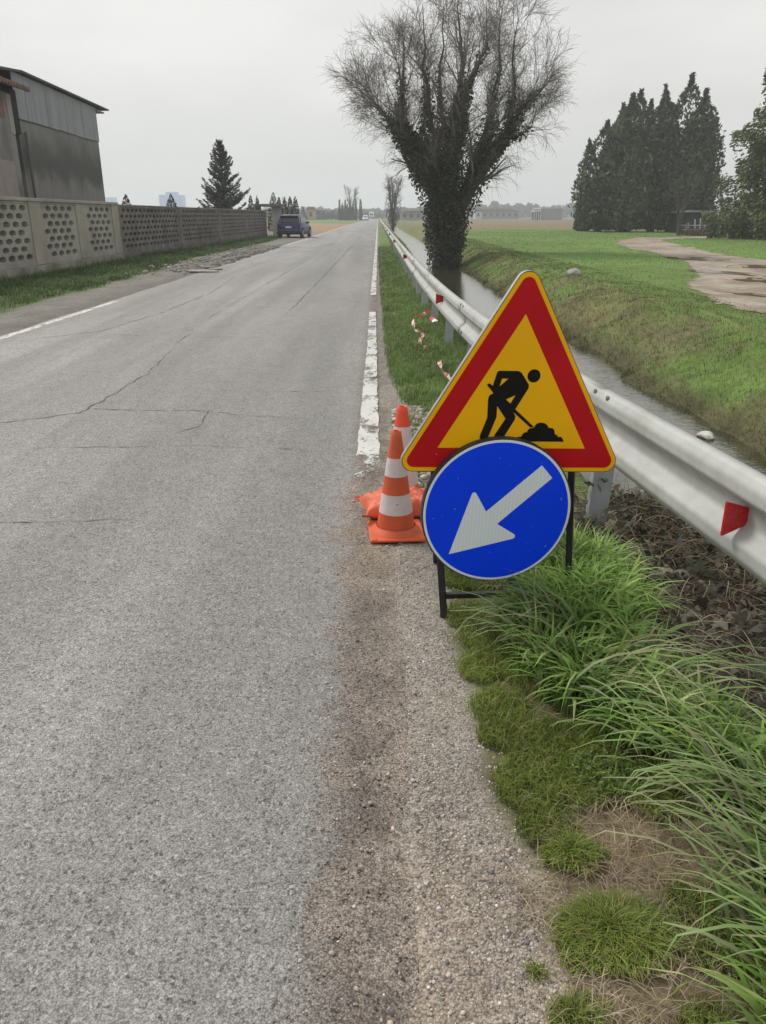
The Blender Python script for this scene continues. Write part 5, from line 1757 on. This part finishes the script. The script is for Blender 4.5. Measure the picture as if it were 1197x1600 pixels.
# canal banks
parts = []
def d_bankl(x, y):
    return sstep(1.15, 1.3, x) * sstep(2.35, 1.9, x) * sstep(6.5, 8.5, y)
x, y = scatter(16000, 1.1, 2.5, 4.2, 60, d_bankl)
n = len(x); lod = np.clip(y / 9, 1, 5)
parts.append(blades(place(x, y), np.clip(RNG.gamma(6, .02, n), .04, .26), RNG.uniform(.003, .007, n) * lod, RNG.uniform(0, 6.28, n), RNG.uniform(.2, 1.2, n), 4, pal(n, GREEN_VERGE, .25)))
def d_bankr(x, y):
    return sstep(3.55, 3.8, x) * (.5 + .5 * sstep(.36, .58, fbm(x * 1.6 + 30, y * .9)))
x, y = scatter(95000, 3.4, 7.0, 5.5, 70, d_bankr)
n = len(x); lod = np.clip(y / 10, .8, 6)
slope = sstep(6.2, 5.0, x)
parts.append(blades(place(x, y), np.clip(RNG.gamma(5, .011, n), .02, .13) * (.65 + .6 * slope), RNG.uniform(.0035, .007, n) * lod, np.where(RNG.random(n) < .6, math.pi + RNG.normal(0, .6, n), RNG.uniform(0, 6.28, n)), RNG.uniform(.3, 1.4, n), 3,
             pal(n, [(.175, .275, .06), (.145, .23, .05), (.21, .29, .08), (.28, .235, .12), (.24, .20, .11), (.19, .24, .07)], .25) * (.7 + .6 * fbm(x * 1.2 + 3, y * .8))[:, None], np.where(RNG.random(n) < .2, .8, 0)))
# brown dead stems on the bank
x, y = scatter(9000, 3.5, 5.9, 5.5, 60, lambda x, y: sstep(.5, .64, fbm(x * 1.6 + 30, y * .9) * .4 + .6 * (1 - fbm(x * 1.6 + 30, y * .9)) + .05))
n = len(x); lod = np.clip(y / 10, .8, 6)
parts.append(blades(place(x, y), RNG.uniform(.05, .2, n), RNG.uniform(.003, .005, n) * lod, RNG.uniform(0, 6.28, n), RNG.uniform(.6, 1.5, n), 3, pal(n, [(.16, .12, .075), (.20, .155, .10), (.11, .085, .055)], .2)))
# longer tussocks hanging over the water's edge
x, y = scatter(15000, 3.3, 4.1, 5.5, 60, lambda x, y: sstep(-.92, -.84, tz(x, y)) * sstep(-.45, -.65, tz(x, y)) * sstep(.35, .6, fbm(x * 2, y * 1.7 + 40)))
n = len(x); lod = np.clip(y / 10, .8, 6)
parts.append(blades(place(x, y), np.clip(RNG.gamma(6, .025, n), .05, .34), RNG.uniform(.004, .007, n) * lod, math.pi + RNG.normal(0, .7, n), RNG.uniform(.5, 1.5, n), 4, pal(n, [(.12, .19, .05), (.16, .22, .06), (.20, .185, .09), (.16, .13, .075)], .25)))
grass('bank_grass', parts)
parts = []
def d_field(x, y):
    p = inside(x, y, PATH)
    return np.where(p, 0.02, 1.0) * (.4 + .6 * fbm(x * .6, y * .6))
x, y = scatter(60000, 5.8, 34, 9, 100, d_field)
n = len(x); lod = np.clip(y / 9, 1, 8)
parts.append(blades(place(x, y), np.clip(RNG.gamma(5, .009, n), .015, .09), RNG.uniform(.004, .008, n) * lod, RNG.uniform(0, 6.28, n), RNG.uniform(.4, 1.4, n), 3, pal(n, [(.165, .28, .055), (.14, .245, .045), (.195, .295, .065)], .2) * (.75 + .5 * fbm(x * .5, y * .4))[:, None]))
grass('field_grass', parts)
# foot of the wall on the left
parts = []
def d_left(x, y):
    ge = np.interp(y, [0, 13, 24, 31, 36, 52, 64], [-6.35, -6.4, -6.6, -7.2, -7.1, -6.9, -7.4]) + .6 * (fbm(x * .8, y * .8) - .5)
    return sstep(ge + .1, ge - .3, x) * (.3 + .7 * sstep(.3, .6, fbm(x * 1.1, y * .7)))
x, y = scatter(60000, -9.15, -6.0, 9, 62, d_left)
n = len(x); lod = np.clip(y / 8, 1.2, 6)
parts.append(blades(place(x, y), np.clip(RNG.gamma(5, .026, n), .04, .36) * (.5 + .8 * fbm(x * 1.1, y * .7)), RNG.uniform(.003, .006, n) * lod, RNG.uniform(0, 6.28, n), RNG.uniform(.2, 1.2, n), 4, pal(n, [(.085, .155, .045), (.07, .13, .038), (.11, .18, .055), (.14, .155, .065)], .25) * (.7 + .6 * fbm(x, y * .6 + 9))[:, None]))
grass('wall_foot_grass', parts)

# dead plant stalks sticking up at the canal
parts = []
for cx, cy, h in ((1.75, 5.2, .55), (1.85, 5.6, .7), (1.7, 4.8, .5), (1.95, 6.6, .6), (1.35, 4.3, .4), (1.25, 4.6, .38), (1.45, 4.1, .45)):
    n = 7
    parts.append(blades(place(cx + RNG.normal(0, .05, n), cy + RNG.normal(0, .06, n)), RNG.uniform(.6, 1.1, n) * h, RNG.uniform(.003, .006, n), RNG.uniform(0, 6.28, n), RNG.uniform(.1, .6, n), 5, pal(n, STRAW_C[1:4], .2)))
grass('dead_stalks', parts, 'dry_leaf')


# ------------------------------------------------------------------ stones
ico = bmesh.new(); bmesh.ops.create_icosphere(ico, subdivisions=1, radius=1.0)
ico.verts.ensure_lookup_table()
IV_ = np.array([v.co[:] for v in ico.verts]); IF_ = np.array([[v.index for v in f.verts] for f in ico.faces]); ico.free()


def pebbles(name, x, y, r, cs, sink=.3, flat=.65, parent=None, lift=0):
    n = len(x)
    m = len(IV_)
    sc = np.stack([RNG.uniform(.7, 1.35, n), RNG.uniform(.7, 1.35, n), RNG.uniform(.7, 1.2, n) * flat], 1) * r[:, None]
    V = IV_[None] * sc[:, None] * RNG.uniform(.78, 1.2, (n, m, 1))
    a_ = RNG.uniform(0, 6.28, n); ca, sa = np.cos(a_)[:, None], np.sin(a_)[:, None]
    Vx = V[..., 0] * ca - V[..., 1] * sa + x[:, None]; Vy = V[..., 0] * sa + V[..., 1] * ca + y[:, None]
    zg = np.maximum(tz(x, y), np.where((x > -5.2) & (x < .06), 0.0, -9))
    Vz = V[..., 2] + (zg + sc[:, 2] * (1 - 2 * sink) + lift)[:, None]
    F = (np.arange(n)[:, None, None] * m + IF_[None]).reshape(-1, 3)
    return fast(name, np.stack([Vx, Vy, Vz], -1).reshape(-1, 3), F, 'pebble', cols=np.repeat(pal(n, cs, .2), m, 0), kind='stuff', parent=parent)


GR = [(.42, .385, .335), (.35, .325, .29), (.48, .44, .39), (.27, .255, .24), (.44, .37, .29), (.19, .18, .175), (.58, .54, .49)]
def d_gr(x, y):
    e = grass_edge(y)
    return sstep(.06, .14, x) * sstep(e + .16, e - .02, x) * (.45 + .55 * fbm(x * 5, y * 5))
x, y = scatter(36000, .05, .75, .8, 7, d_gr)
pebbles('gravel', x, y, np.clip(RNG.gamma(3.0, .00075, len(x)), .001, .0075), GR, .42)
x, y = scatter(900, -.2, .14, .8, 6, lambda x, y: .8 + 0 * x)
pebbles('loose_chippings', x, y, np.clip(RNG.gamma(3, .001, len(x)), .0018, .009), GR, .2)
x, y = scatter(1500, .12, .95, 4.3, 6.6, lambda x, y: sstep(.40, .6, fbm(x * 3, y * 3)), False)
pebbles('stony_patch', x, y, np.clip(RNG.gamma(2.5, .006, len(x)), .005, .05), GR + [(.48, .46, .42)] * 3, .3)
x, y = scatter(3600, -7.6, -5.2, 21, 46, lambda x, y: sstep(.2, .75, 1 - ((x + 6.2) / 1.3) ** 2) * sstep(20, 25, y) * (.3 + .7 * sstep(.4, .6, fbm(x, y * .5))), False)
pebbles('rubble', x, y, np.clip(RNG.gamma(2.2, .014, len(x)), .012, .11), [(.30, .28, .25), (.25, .23, .205), (.37, .35, .32), (.20, .185, .17)], .35)
x, y = scatter(420, -5.6, -5.15, 23, 44, lambda x, y: .6 + 0 * x, False)
pebbles('broken_asphalt', x, y, np.clip(RNG.gamma(3, .018, len(x)), .02, .13), [(.09, .088, .086), (.12, .118, .115)], .5, .4)


def rock(loc, r, label, mat, seed, flat=.6, name='rock', sides=2):
    bm = bmesh.new(); bmesh.ops.create_icosphere(bm, subdivisions=3, radius=1)
    for v in bm.verts:
        c_ = v.co
        k = .75 + .55 * float(fbm(c_.x * 1.4 + seed, c_.y * 1.4 + c_.z * 1.1 + seed)) + .12 * float(vnoise(c_.x * 5 + seed, c_.z * 5 + c_.y * 3))
        v.co = Vector((c_.x * r * k * 1.25, c_.y * r * k * .8, max(-.25, c_.z) * r * k * flat))
    me = bpy.data.meshes.new(name); bm.to_mesh(me); bm.free()
    o = link(name, me, mat); o.location = loc; o.rotation_euler = (0, 0, seed)
    return tag(o, label, 'rock')


rock((5.75, 23.5, -.05), .21, 'grey rock lying in the grass at the top of the far canal bank', 'stone_grey', 2.0, .7)
rock((3.80, 8.6, -.83), .085, 'small white stone at the water edge of the far bank', 'stone_white', 5.0)
for k, (x, y, lx, ly, lb) in enumerate(((-5.15, 23.6, .55, .28, 'largest pale slab of broken concrete at the left road edge'), (-4.95, 24.6, .28, .16, 'small pale slab of broken concrete touching the asphalt'), (-5.35, 25.6, .36, .15, 'farther thin slab of broken concrete among dark rubble'))):
    mb = MB()
    pts = [(lx * (.75 + .3 * random.random()) * math.cos(a_), ly * (.75 + .3 * random.random()) * math.sin(a_)) for a_ in np.linspace(0, 6.28, 9)[:-1]]
    mb.prism(pts, 'z', 0, .045)
    o = mb.build('concrete_slab', 'concrete_light', bevel=.01, seg=1); o.location = (x, y, .01); o.rotation_euler = (R(random.uniform(-4, 6)), R(random.uniform(-3, 5)), k * .5)
    tag(o, lb, 'concrete slab')


# ------------------------------------------------------------------ cars
def make_car(loc, rz, paint, label, group=None, detail=True, flip=1):
    o = thing('parked_car' if detail else 'moving_car', loc, label, 'car', group, rz)
    L, Wd = 4.35, 1.84
    st_ = [(0.0, .74, .34, .94, .80), (.06, .86, .28, 1.02, .90), (.35, .91, .24, 1.06, .98), (1.0, .92, .22, 1.04, .98), (2.0, .91, .20, 1.01, .97), (3.0, .91, .20, .98, .96), (3.35, .90, .20, .96, .93), (3.9, .86, .22, .86, .88), (4.25, .76, .28, .74, .80), (4.35, .62, .34, .62, .74)]
    V, F = [], []
    for (y, w, zb, zt, kk) in st_:
        pr_ = [(.75 * w, zb), (w * .98, zb + .10), (w, zb + .30), (w, .70), (w * .985, zt - .10), (w * kk, zt)]
        pr_ = [(-a_, b_) for a_, b_ in pr_] [::1] + [(a_, b_) for a_, b_ in pr_[::-1]]
        V += [(a_, y, b_) for a_, b_ in pr_]
    m = 12
    for i in range(len(st_) - 1):
        for j in range(m):
            F.append((i * m + j, i * m + (j + 1) % m, (i + 1) * m + (j + 1) % m, (i + 1) * m + j))
    F.append(tuple(range(m))); F.append(tuple(range((len(st_) - 1) * m, len(st_) * m))[::-1])
    me = bpy.data.meshes.new('body'); me.from_pydata(V, [], F)
    bm = bmesh.new(); bm.from_mesh(me); bmesh.ops.recalc_face_normals(bm, faces=bm.faces); bm.to_mesh(me); bm.free()
    for p in me.polygons: p.use_smooth = True
    me.set_sharp_from_angle(angle=R(45))
    link('body', me, paint, o)
    # cabin: pillars and roof
    sec = [(.10, 1.00, .86, .10), (.42, 1.50, .70, .0), (.62, 1.60, .66, 0), (1.6, 1.645, .67, 0), (2.35, 1.58, .665, 0), (2.75, 1.40, .71, 0), (3.30, .96, .84, 0)]
    V, F = [], []
    for y, z, w, _ in sec:
        lowz = .95
        V += [(-.87, y if y < 3 else 3.2, lowz), (-w, y, z - .03), (-w + .10, y, z), (w - .10, y, z), (w, y, z - .03), (.87, y if y < 3 else 3.2, lowz)]
    for i in range(len(sec) - 1):
        for j in range(6):
            F.append((i * 6 + j, i * 6 + (j + 1) % 6, (i + 1) * 6 + (j + 1) % 6, (i + 1) * 6 + j))
    F.append(tuple(range(6)))
    F.append(tuple(range((len(sec) - 1) * 6, len(sec) * 6)))
    me = bpy.data.meshes.new('cabin'); me.from_pydata(V, [], F)
    bm = bmesh.new(); bm.from_mesh(me); bmesh.ops.recalc_face_normals(bm, faces=bm.faces); bm.to_mesh(me); bm.free()
    for p in me.polygons: p.use_smooth = True
    me.set_sharp_from_angle(angle=R(30))
    link('cabin', me, paint, o)

    def pane(name, pts, mat, th=(0, 0, 0)):
        mb = MB(); mb.poly(pts)
        return mb.build(name, mat, o)
    pane('rear_window', [(-.74, .125, 1.085), (.74, .125, 1.085), (.62, .375, 1.46), (-.62, .375, 1.46)], 'car_glass')
    pane('windscreen', [(.74, 3.235, 1.04), (-.74, 3.235, 1.04), (-.60, 2.80, 1.40), (.60, 2.80, 1.40)], 'car_glass')
    for s_ in (-1, 1):
        X0 = lambda z: s_ * (.885 - (z - .95) * .30 + .012)
        pane('side_window', [(X0(1.06), .55, 1.06), (X0(1.06), 1.50, 1.06), (X0(1.50), 1.50, 1.50), (X0(1.46), .80, 1.46)], 'car_glass')
        pane('side_window', [(X0(1.06), 1.56, 1.06), (X0(1.03), 2.85, 1.03), (X0(1.42), 2.40, 1.42), (X0(1.50), 1.56, 1.50)], 'car_glass')
        MB().box(s_ * .93 - .09, s_ * .93 + .09, 2.62, 2.74, 1.0, 1.13).build('wing_mirror', 'car_trim', o, bevel=.02)
        MB().box(s_ * .62 - .015, s_ * .62 + .015, .75, 2.2, 1.635, 1.675).build('roof_rail', 'car_chrome', o)
        for y in (.80, 3.42):
            mb = MB(); mb.lathe([(.325, -.10), (.345, -.07), (.345, .07), (.325, .10)], 24, (s_ * .835, y, .345), 'x')
            wh = mb.build('wheel', 'tyre', o, smooth=True)
            mb = MB(); mb.lathe([(.22, 0), (.20, s_ * .012)], 20, (s_ * .936, y, .345), 'x'); mb.build('rim', 'rim_grey', wh)
            mb = MB()
            arc = [(y + .44 * math.cos(a_), .35 + .44 * math.sin(a_)) for a_ in np.linspace(-.15, math.pi + .15, 13)] 
            arc += [(y + .36 * math.cos(a_), .35 + .36 * math.sin(a_)) for a_ in np.linspace(math.pi + .15, -.15, 13)]
            mb.prism(arc, 'x', s_ * .895, s_ * .928); mb.build('wheel_arch', 'car_trim', o)
            mb = MB(); mb.box(s_ * .918, s_ * .930, .1 if y < 1 else 2.9, .44 if y < 1 else 3.0, .26, .42); mb.build('sill_trim', 'car_trim', o)
        MB().box(s_ * .914, s_ * .93, 1.2, 3.0, .24, .42).build('sill_trim', 'car_trim', o)
        MB().prism([(4.05, .62), (4.30, .62), (4.22, .76), (4.0, .78)], 'x', s_ * .70, s_ * .835).build('headlight', 'car_chrome', o)
    MB().box(-.78, .78, -.045, .12, .30, .52).build('rear_bumper', 'car_trim', o, bevel=.03)
    MB().box(-.72, .72, -.05, .0, .545, .575).build('bumper_strip', 'car_chrome', o)
    MB().box(-.80, .80, .005, .10, .90, 1.01).build('tail_lamp', 'car_lamp', o, bevel=.02)
    MB().box(-.66, .66, .26, .48, 1.50, 1.545).build('spoiler', 'car_trim', o, bevel=.012)
    pl = MB().box(-.26, .26, -.022, .02, .70, .815).build('number_plate', 'plate_white', o)
    for s_ in (-1, 1): MB().box(s_ * .26 - (.045 if s_ > 0 else 0), s_ * .26 + (0 if s_ > 0 else .045), -.026, -.0225, .702, .813).build('plate_band', 'plate_blue', pl)
    MB().box(-.55, .55, 4.30, 4.36, .36, .60).build('grille', 'car_trim', o, bevel=.02)
    mb = MB(); mb.lathe([(.012, 0), (.006, .42)], 6, (0, .75, 1.60)); mb.build('aerial', 'car_trim', o)
    return o


make_car((-6.62, 60.6, 0), R(-7), 'car_blue', 'dark blue car seen from behind, parked on the gravel past the end of the wall')
make_car((-3.95, 262, 0), R(180), 'car_white', 'small white car coming along the road in the distance', None, False)
VN = thing('lorry', (-3.3, 420, 0), 'white lorry far down the road behind the small white car', 'lorry')
MB().box(-1.2, 1.2, 2.2, 8.5, .9, 3.5).build('cargo_box', 'car_white', VN, bevel=.03)
MB().prism([(0, .5), (2.1, .5), (2.1, 2.7), (.5, 2.7), (.05, 1.6)], 'x', -1.05, 1.05).build('cab', 'car_white', VN, bevel=.03)
MB().poly([(-.9, -.0 + .06, 1.62), (.9, .06, 1.62), (.85, .46, 2.55), (-.85, .46, 2.55)])
mb = MB(); mb.poly([(-.9, .05, 1.63), (.9, .05, 1.63), (.85, .455, 2.6), (-.85, .455, 2.6)]); mb.build('windscreen', 'car_glass', VN)
MB().box(-.9, .9, -.06, -.005, .5, 1.1).build('grille', 'car_trim', VN)
for s_ in (-1, 1):
    for y in (.9, 6.8):
        mb = MB(); mb.lathe([(.45, -.13), (.45, .13)], 16, (s_ * .95, y, .45), 'x'); mb.build('wheel', 'tyre', VN)

# ------------------------------------------------------------------ gateway beyond the wall
GT = thing('gateway', (-8.6, 66, 0), 'grey gateway with flat concrete roof on pillars, between the wall end and the cypresses', 'gateway')
MB().box(-1.25, 1.05, -.6, .9, 2.22, 2.42).build('roof', 'concrete_dark', GT, bevel=.02)
MB().box(.15, .85, -.2, .2, -.1, 2.218).build('pillar', 'concrete_light', GT, bevel=.02)
MB().box(-1.2, -.75, -.2, .2, -.1, 2.218).build('pillar', 'concrete_dark', GT, bevel=.02)
for k in range(9):
    MB().box(-.72 + k * .095, -.70 + k * .095, -.02, .02, .05, 1.9).build('gate_bar', 'stand_black', GT)
MB().box(-.745, .145, -.03, .03, 1.902, 1.95).build('gate_rail', 'stand_black', GT)

# ------------------------------------------------------------------ far houses, trees and town
def house(name, loc, w, d, h, roof, wall, label, group=None, nwin=4, rows=1, rz=0, rmat='house_roof', wmat='house_window', base=0.0):
    o = thing(name, loc, label, 'building', group, rz)
    MB().box(-w / 2, w / 2, 0, d, -.5, h).build('wall', wall, o)
    if roof > 0:
        mb = MB(); mb.prism([(-w / 2 - .4, h + .01), (w / 2 + .4, h + .01), (w / 2 - w * .16, h + roof), (-w / 2 + w * .16, h + roof)], 'y', -.4, d + .4); mb.build('roof', rmat, o)
    else:
        MB().box(-w / 2 - .2, w / 2 + .2, -.2, d + .2, h + .005, h + .35).build('roof', rmat, o)
    for r_ in range(rows):
        for k in range(nwin):
            x = -w / 2 + w * (k + .5) / nwin
            ww = min(1.2, w / nwin * .5); z0 = base + h * (r_ + .35) / rows
            hh = min(1.5, h / rows * .45)
            MB().box(x - ww / 2, x + ww / 2, -.03, .05, z0, z0 + hh).build('window', wmat, o)
    return o


fh = 'houses along the horizon'
house('farm_building', (61, 420, 0), 22, 14, 3.3, 1.5, 'house_grey', 'long low farm building on the horizon right of the big tree', fh, 7)
hb = house('small_house', (51, 417, 0), 3.6, 6, 3.4, 1.6, 'house_white', 'tiny white gabled house at the left end of the long farm building', fh, 1)
wb = house('warehouse', (69.9, 331, 0), 8.8, 16, 4.2, 0, 'house_grey', 'grey flat warehouse on the horizon just left of the old cypresses', fh, 0, rmat='house_white')
pb = thing('open_shed', (64.6, 330, 0), 'white open-fronted shed with dark bays attached left of the flat warehouse', 'building', fh)
MB().box(-2, 1.0, 0, 6, 3.0, 3.5).build('roof', 'house_white', pb)
for k in range(4): MB().box(-2 + k * .9, -1.75 + k * .9, 0, .4, -.2, 2.995).build('post', 'house_white', pb)
MB().box(-2, 1.0, 4, 4.2, -.2, 2.995).build('back_wall', 'shed_dark', pb)
house('small_house', (-24.6, 302, 0), 2.9, 6, 3.6, 1.0, 'house_ochre', 'small ochre house by the dark cypress row left of the road', fh, 1)
house('row_house', (-37.5, 300, 0), 8.5, 8, 3.2, .7, 'house_white', 'long white house on the horizon, just right of the parked car', fh, 4)
house('row_house', (-33.2, 310, 0), 3.5, 6, 3.0, .6, 'house_grey', 'grey house with a low roof to the right of the long white one', fh, 2)
house('row_house', (13.5, 300, 0), 10, 8, 2.6, .6, 'house_grey', 'pale house on the horizon between the ivy thicket and the big tree', fh, 4)
house('row_house', (4.3, 280, 0), 1.9, 5, 3.0, .5, 'house_white', 'narrow white wall end showing right beside the far ivy-clad tree', fh, 1)

tb = house('tower_block', (-250, 1000, 0), 27, 20, 24.5, 0, 'tower_blue', 'pale blue tower block far away above the wall, stepped on top', 'tower blocks of the distant town', 6, 7, rmat='tower_blue', wmat='tower_window')
MB().box(-5.5, 7, 2, 16, 24.86, 28.2).build('upper_storey', 'tower_blue', tb)
tb = house('tower_block', (-356, 1100, 0), 8.5, 20, 24, 0, 'tower_blue', 'narrow pale blue tower block showing beside the barn edge', 'tower blocks of the distant town', 2, 7, rmat='tower_blue', wmat='tower_window')

k_ = 0
for x, h, r, lb in ((-13.0, 6.9, .42, 'first and leftmost dark cypress of the row left of the road'), (-12.1, 5.7, .5, 'second dark cypress of the far row, shorter than the first'), (-11.2, 6.7, .42, 'third dark cypress of the far row left of the road'), (-10.4, 5.5, .55, 'fourth dark cypress of the far row, low and broad'),
                    (-9.5, 6.2, .5, 'fifth dark cypress of the far row, in the middle'), (-8.7, 5.2, .55, 'sixth dark cypress of the far row, lowest of all'), (-7.5, 7.0, .40, 'seventh dark cypress of the far row, thin and tall'), (-5.9, 6.9, .55, 'last dark cypress of the far row, nearest the road')):
    cone_tree('cypress', (x, 280 + (k_ % 3) * 2, 0), h, r * 1.25, 500, lb, 'far cypress row left of the road', [(.045, .06, .055), (.06, .075, .068), (.035, .047, .044)], .5, .45, rough=.2)
    k_ += 1
bare_tree((-9.3, 296, 0), 11.2, 7.5, 'thin bare tree rising behind the far cypress row', 'far bare trees', 'twig_far', 0, 6, 9, 6, .035)
bare_tree((2.15, 118, -.3), 6.8, 3.4, 'far bare tree wrapped in ivy on the canal bank, left of the big tree', 'far bare trees', 'twig_far', .55, 7, 13, 9, .014)
bare_tree((26.5, 72, -.1), 5.2, 4.0, 'small bare tree in the gap between the old cypresses and the green conifer', 'far bare trees', 'twig_far', 0, 5, 7, 5, .018)


# the wooded horizon, a mass nobody could count
def treeline(name, spans, mat='tree_leaf'):
    parts = []
    for x0, x1, y, h, n, c in spans:
        x = RNG.uniform(x0, x1, n)
        top = h * (.45 + .75 * fbm(x * .06 + y, x * 0 + 3)) * (.8 + .3 * vnoise(x * .35, x * 0 + y))
        z = top * RNG.random(n) ** .7
        yy = y + RNG.uniform(-6, 6, n)
        parts.append(leaf_quads(np.stack([x, yy, z], 1), RNG.uniform(.7, 1.5, n) * y / 500 * 1.6, RNG.normal(0, 1, (n, 3)) + np.array([0, 0, .6]), pal(n, c, .2), .8))
    V, F, C = join(parts)
    o = fast(name, V, F, mat, cols=C, kind='stuff')
    return o


GY_ = [(.10, .105, .09), (.13, .13, .115), (.085, .09, .085)]
treeline('distant_treeline', [(-700, -60, 900, 11, 9000, GY_), (-60, 0, 620, 7, 3000, GY_), (0, 60, 560, 8.5, 3600, GY_), (45, 170, 640, 11, 6000, GY_), (150, 800, 900, 13, 9000, GY_), (-50, -14, 330, 3.6, 1600, GY_), (-30, 2, 470, 5, 1800, GY_), (6, 30, 330, 3.8, 1500, GY_)])
# hedge clumps among the far houses
for x, y, h, r, lb in ((-29.5, 296, 3.9, 1.5, 'blue-grey pyramid bush right of the row houses'), (-27.2, 300, 4.6, 1.4, 'taller blue-grey pointed bush beside the ochre house'), (-32.3, 292, 3.1, 1.0, 'dark round bush in front of the row houses')):
    cone_tree('bush', (x, y, 0), h, r, 500, lb, 'bushes by the far houses', [(.07, .085, .085), (.09, .105, .10)], .6, .7, 'bush')
mb = MB(); mb.lathe([(.12, 0), (.08, 8.5)], 8); o = mb.build('pole', 'pole_grey'); o.location = (-38, 330, 0); tag(o, 'thin grey pole on the horizon above the row houses', 'pole')

# yard behind the right hand trees
SH = house('dark_shed', (32.3, 82, -.1), 2.8, 6, 1.95, .2, 'shed_dark', 'low dark shed in the gap left of the green conifer', None, 0, rmat='house_grey')
FN = thing('fence', (28.0, 73, -.1), 'white and brown litter of fence posts and rails in front of the dark shed', 'fence')
for k in range(9):
    hgt = random.uniform(.7, 1.5)
    mb = MB(); mb.box(-.05, .05, -.04, .04, 0, hgt); o = mb.build('post', 'fence_white', FN); o.location = (-.9 + k * .42, random.uniform(-.4, .4), 0); o.rotation_euler = (0, R(random.uniform(-8, 8)), 0)
for z in (.45, .8): MB().box(-1.0, 2.8, -.02, .02, z, z + .09).build('rail', 'fence_white', FN)
x, y = scatter(2500, 27, 34, 68, 74, lambda x, y: .8 + 0 * x, False)
n = len(x)
grass('brushwood', [blades(place(x, y), RNG.uniform(.3, 1.1, n), RNG.uniform(.02, .06, n), RNG.uniform(0, 6.28, n), RNG.uniform(.2, 1.0, n), 3, pal(n, [(.14, .10, .075), (.10, .075, .06), (.18, .14, .10)], .2))], 'dry_leaf')
WS = thing('garden_wall', (27.6, 63, -.1), 'short piece of ochre wall under the green conifer at the right', 'wall')
MB().box(-.5, .55, 0, .3, -.1, .95).build('wall', 'house_ochre', WS, bevel=.03)
MB().box(-.55, .6, -.03, .33, .952, 1.02).build('coping', 'concrete_light', WS, bevel=.01)

# ------------------------------------------------------------------ air
HZ = MB().box(-2600, 2600, -40, 3600, -2.5, 48).build('haze', None)
HZ['kind'] = 'stuff'
m = bpy.data.materials.new('haze'); m.use_nodes = True
t = m.node_tree; t.nodes.clear()
pv = t.nodes.new('ShaderNodeVolumePrincipled'); pv.inputs['Density'].default_value = 0.00092
pv.inputs['Color'].default_value = (0.90, 0.95, 1.0, 1); pv.inputs['Anisotropy'].default_value = 0.2
mo = t.nodes.new('ShaderNodeOutputMaterial'); t.links.new(pv.outputs[0], mo.inputs['Volume'])
HZ.data.materials.append(m)
S.cycles.volume_bounces = 3
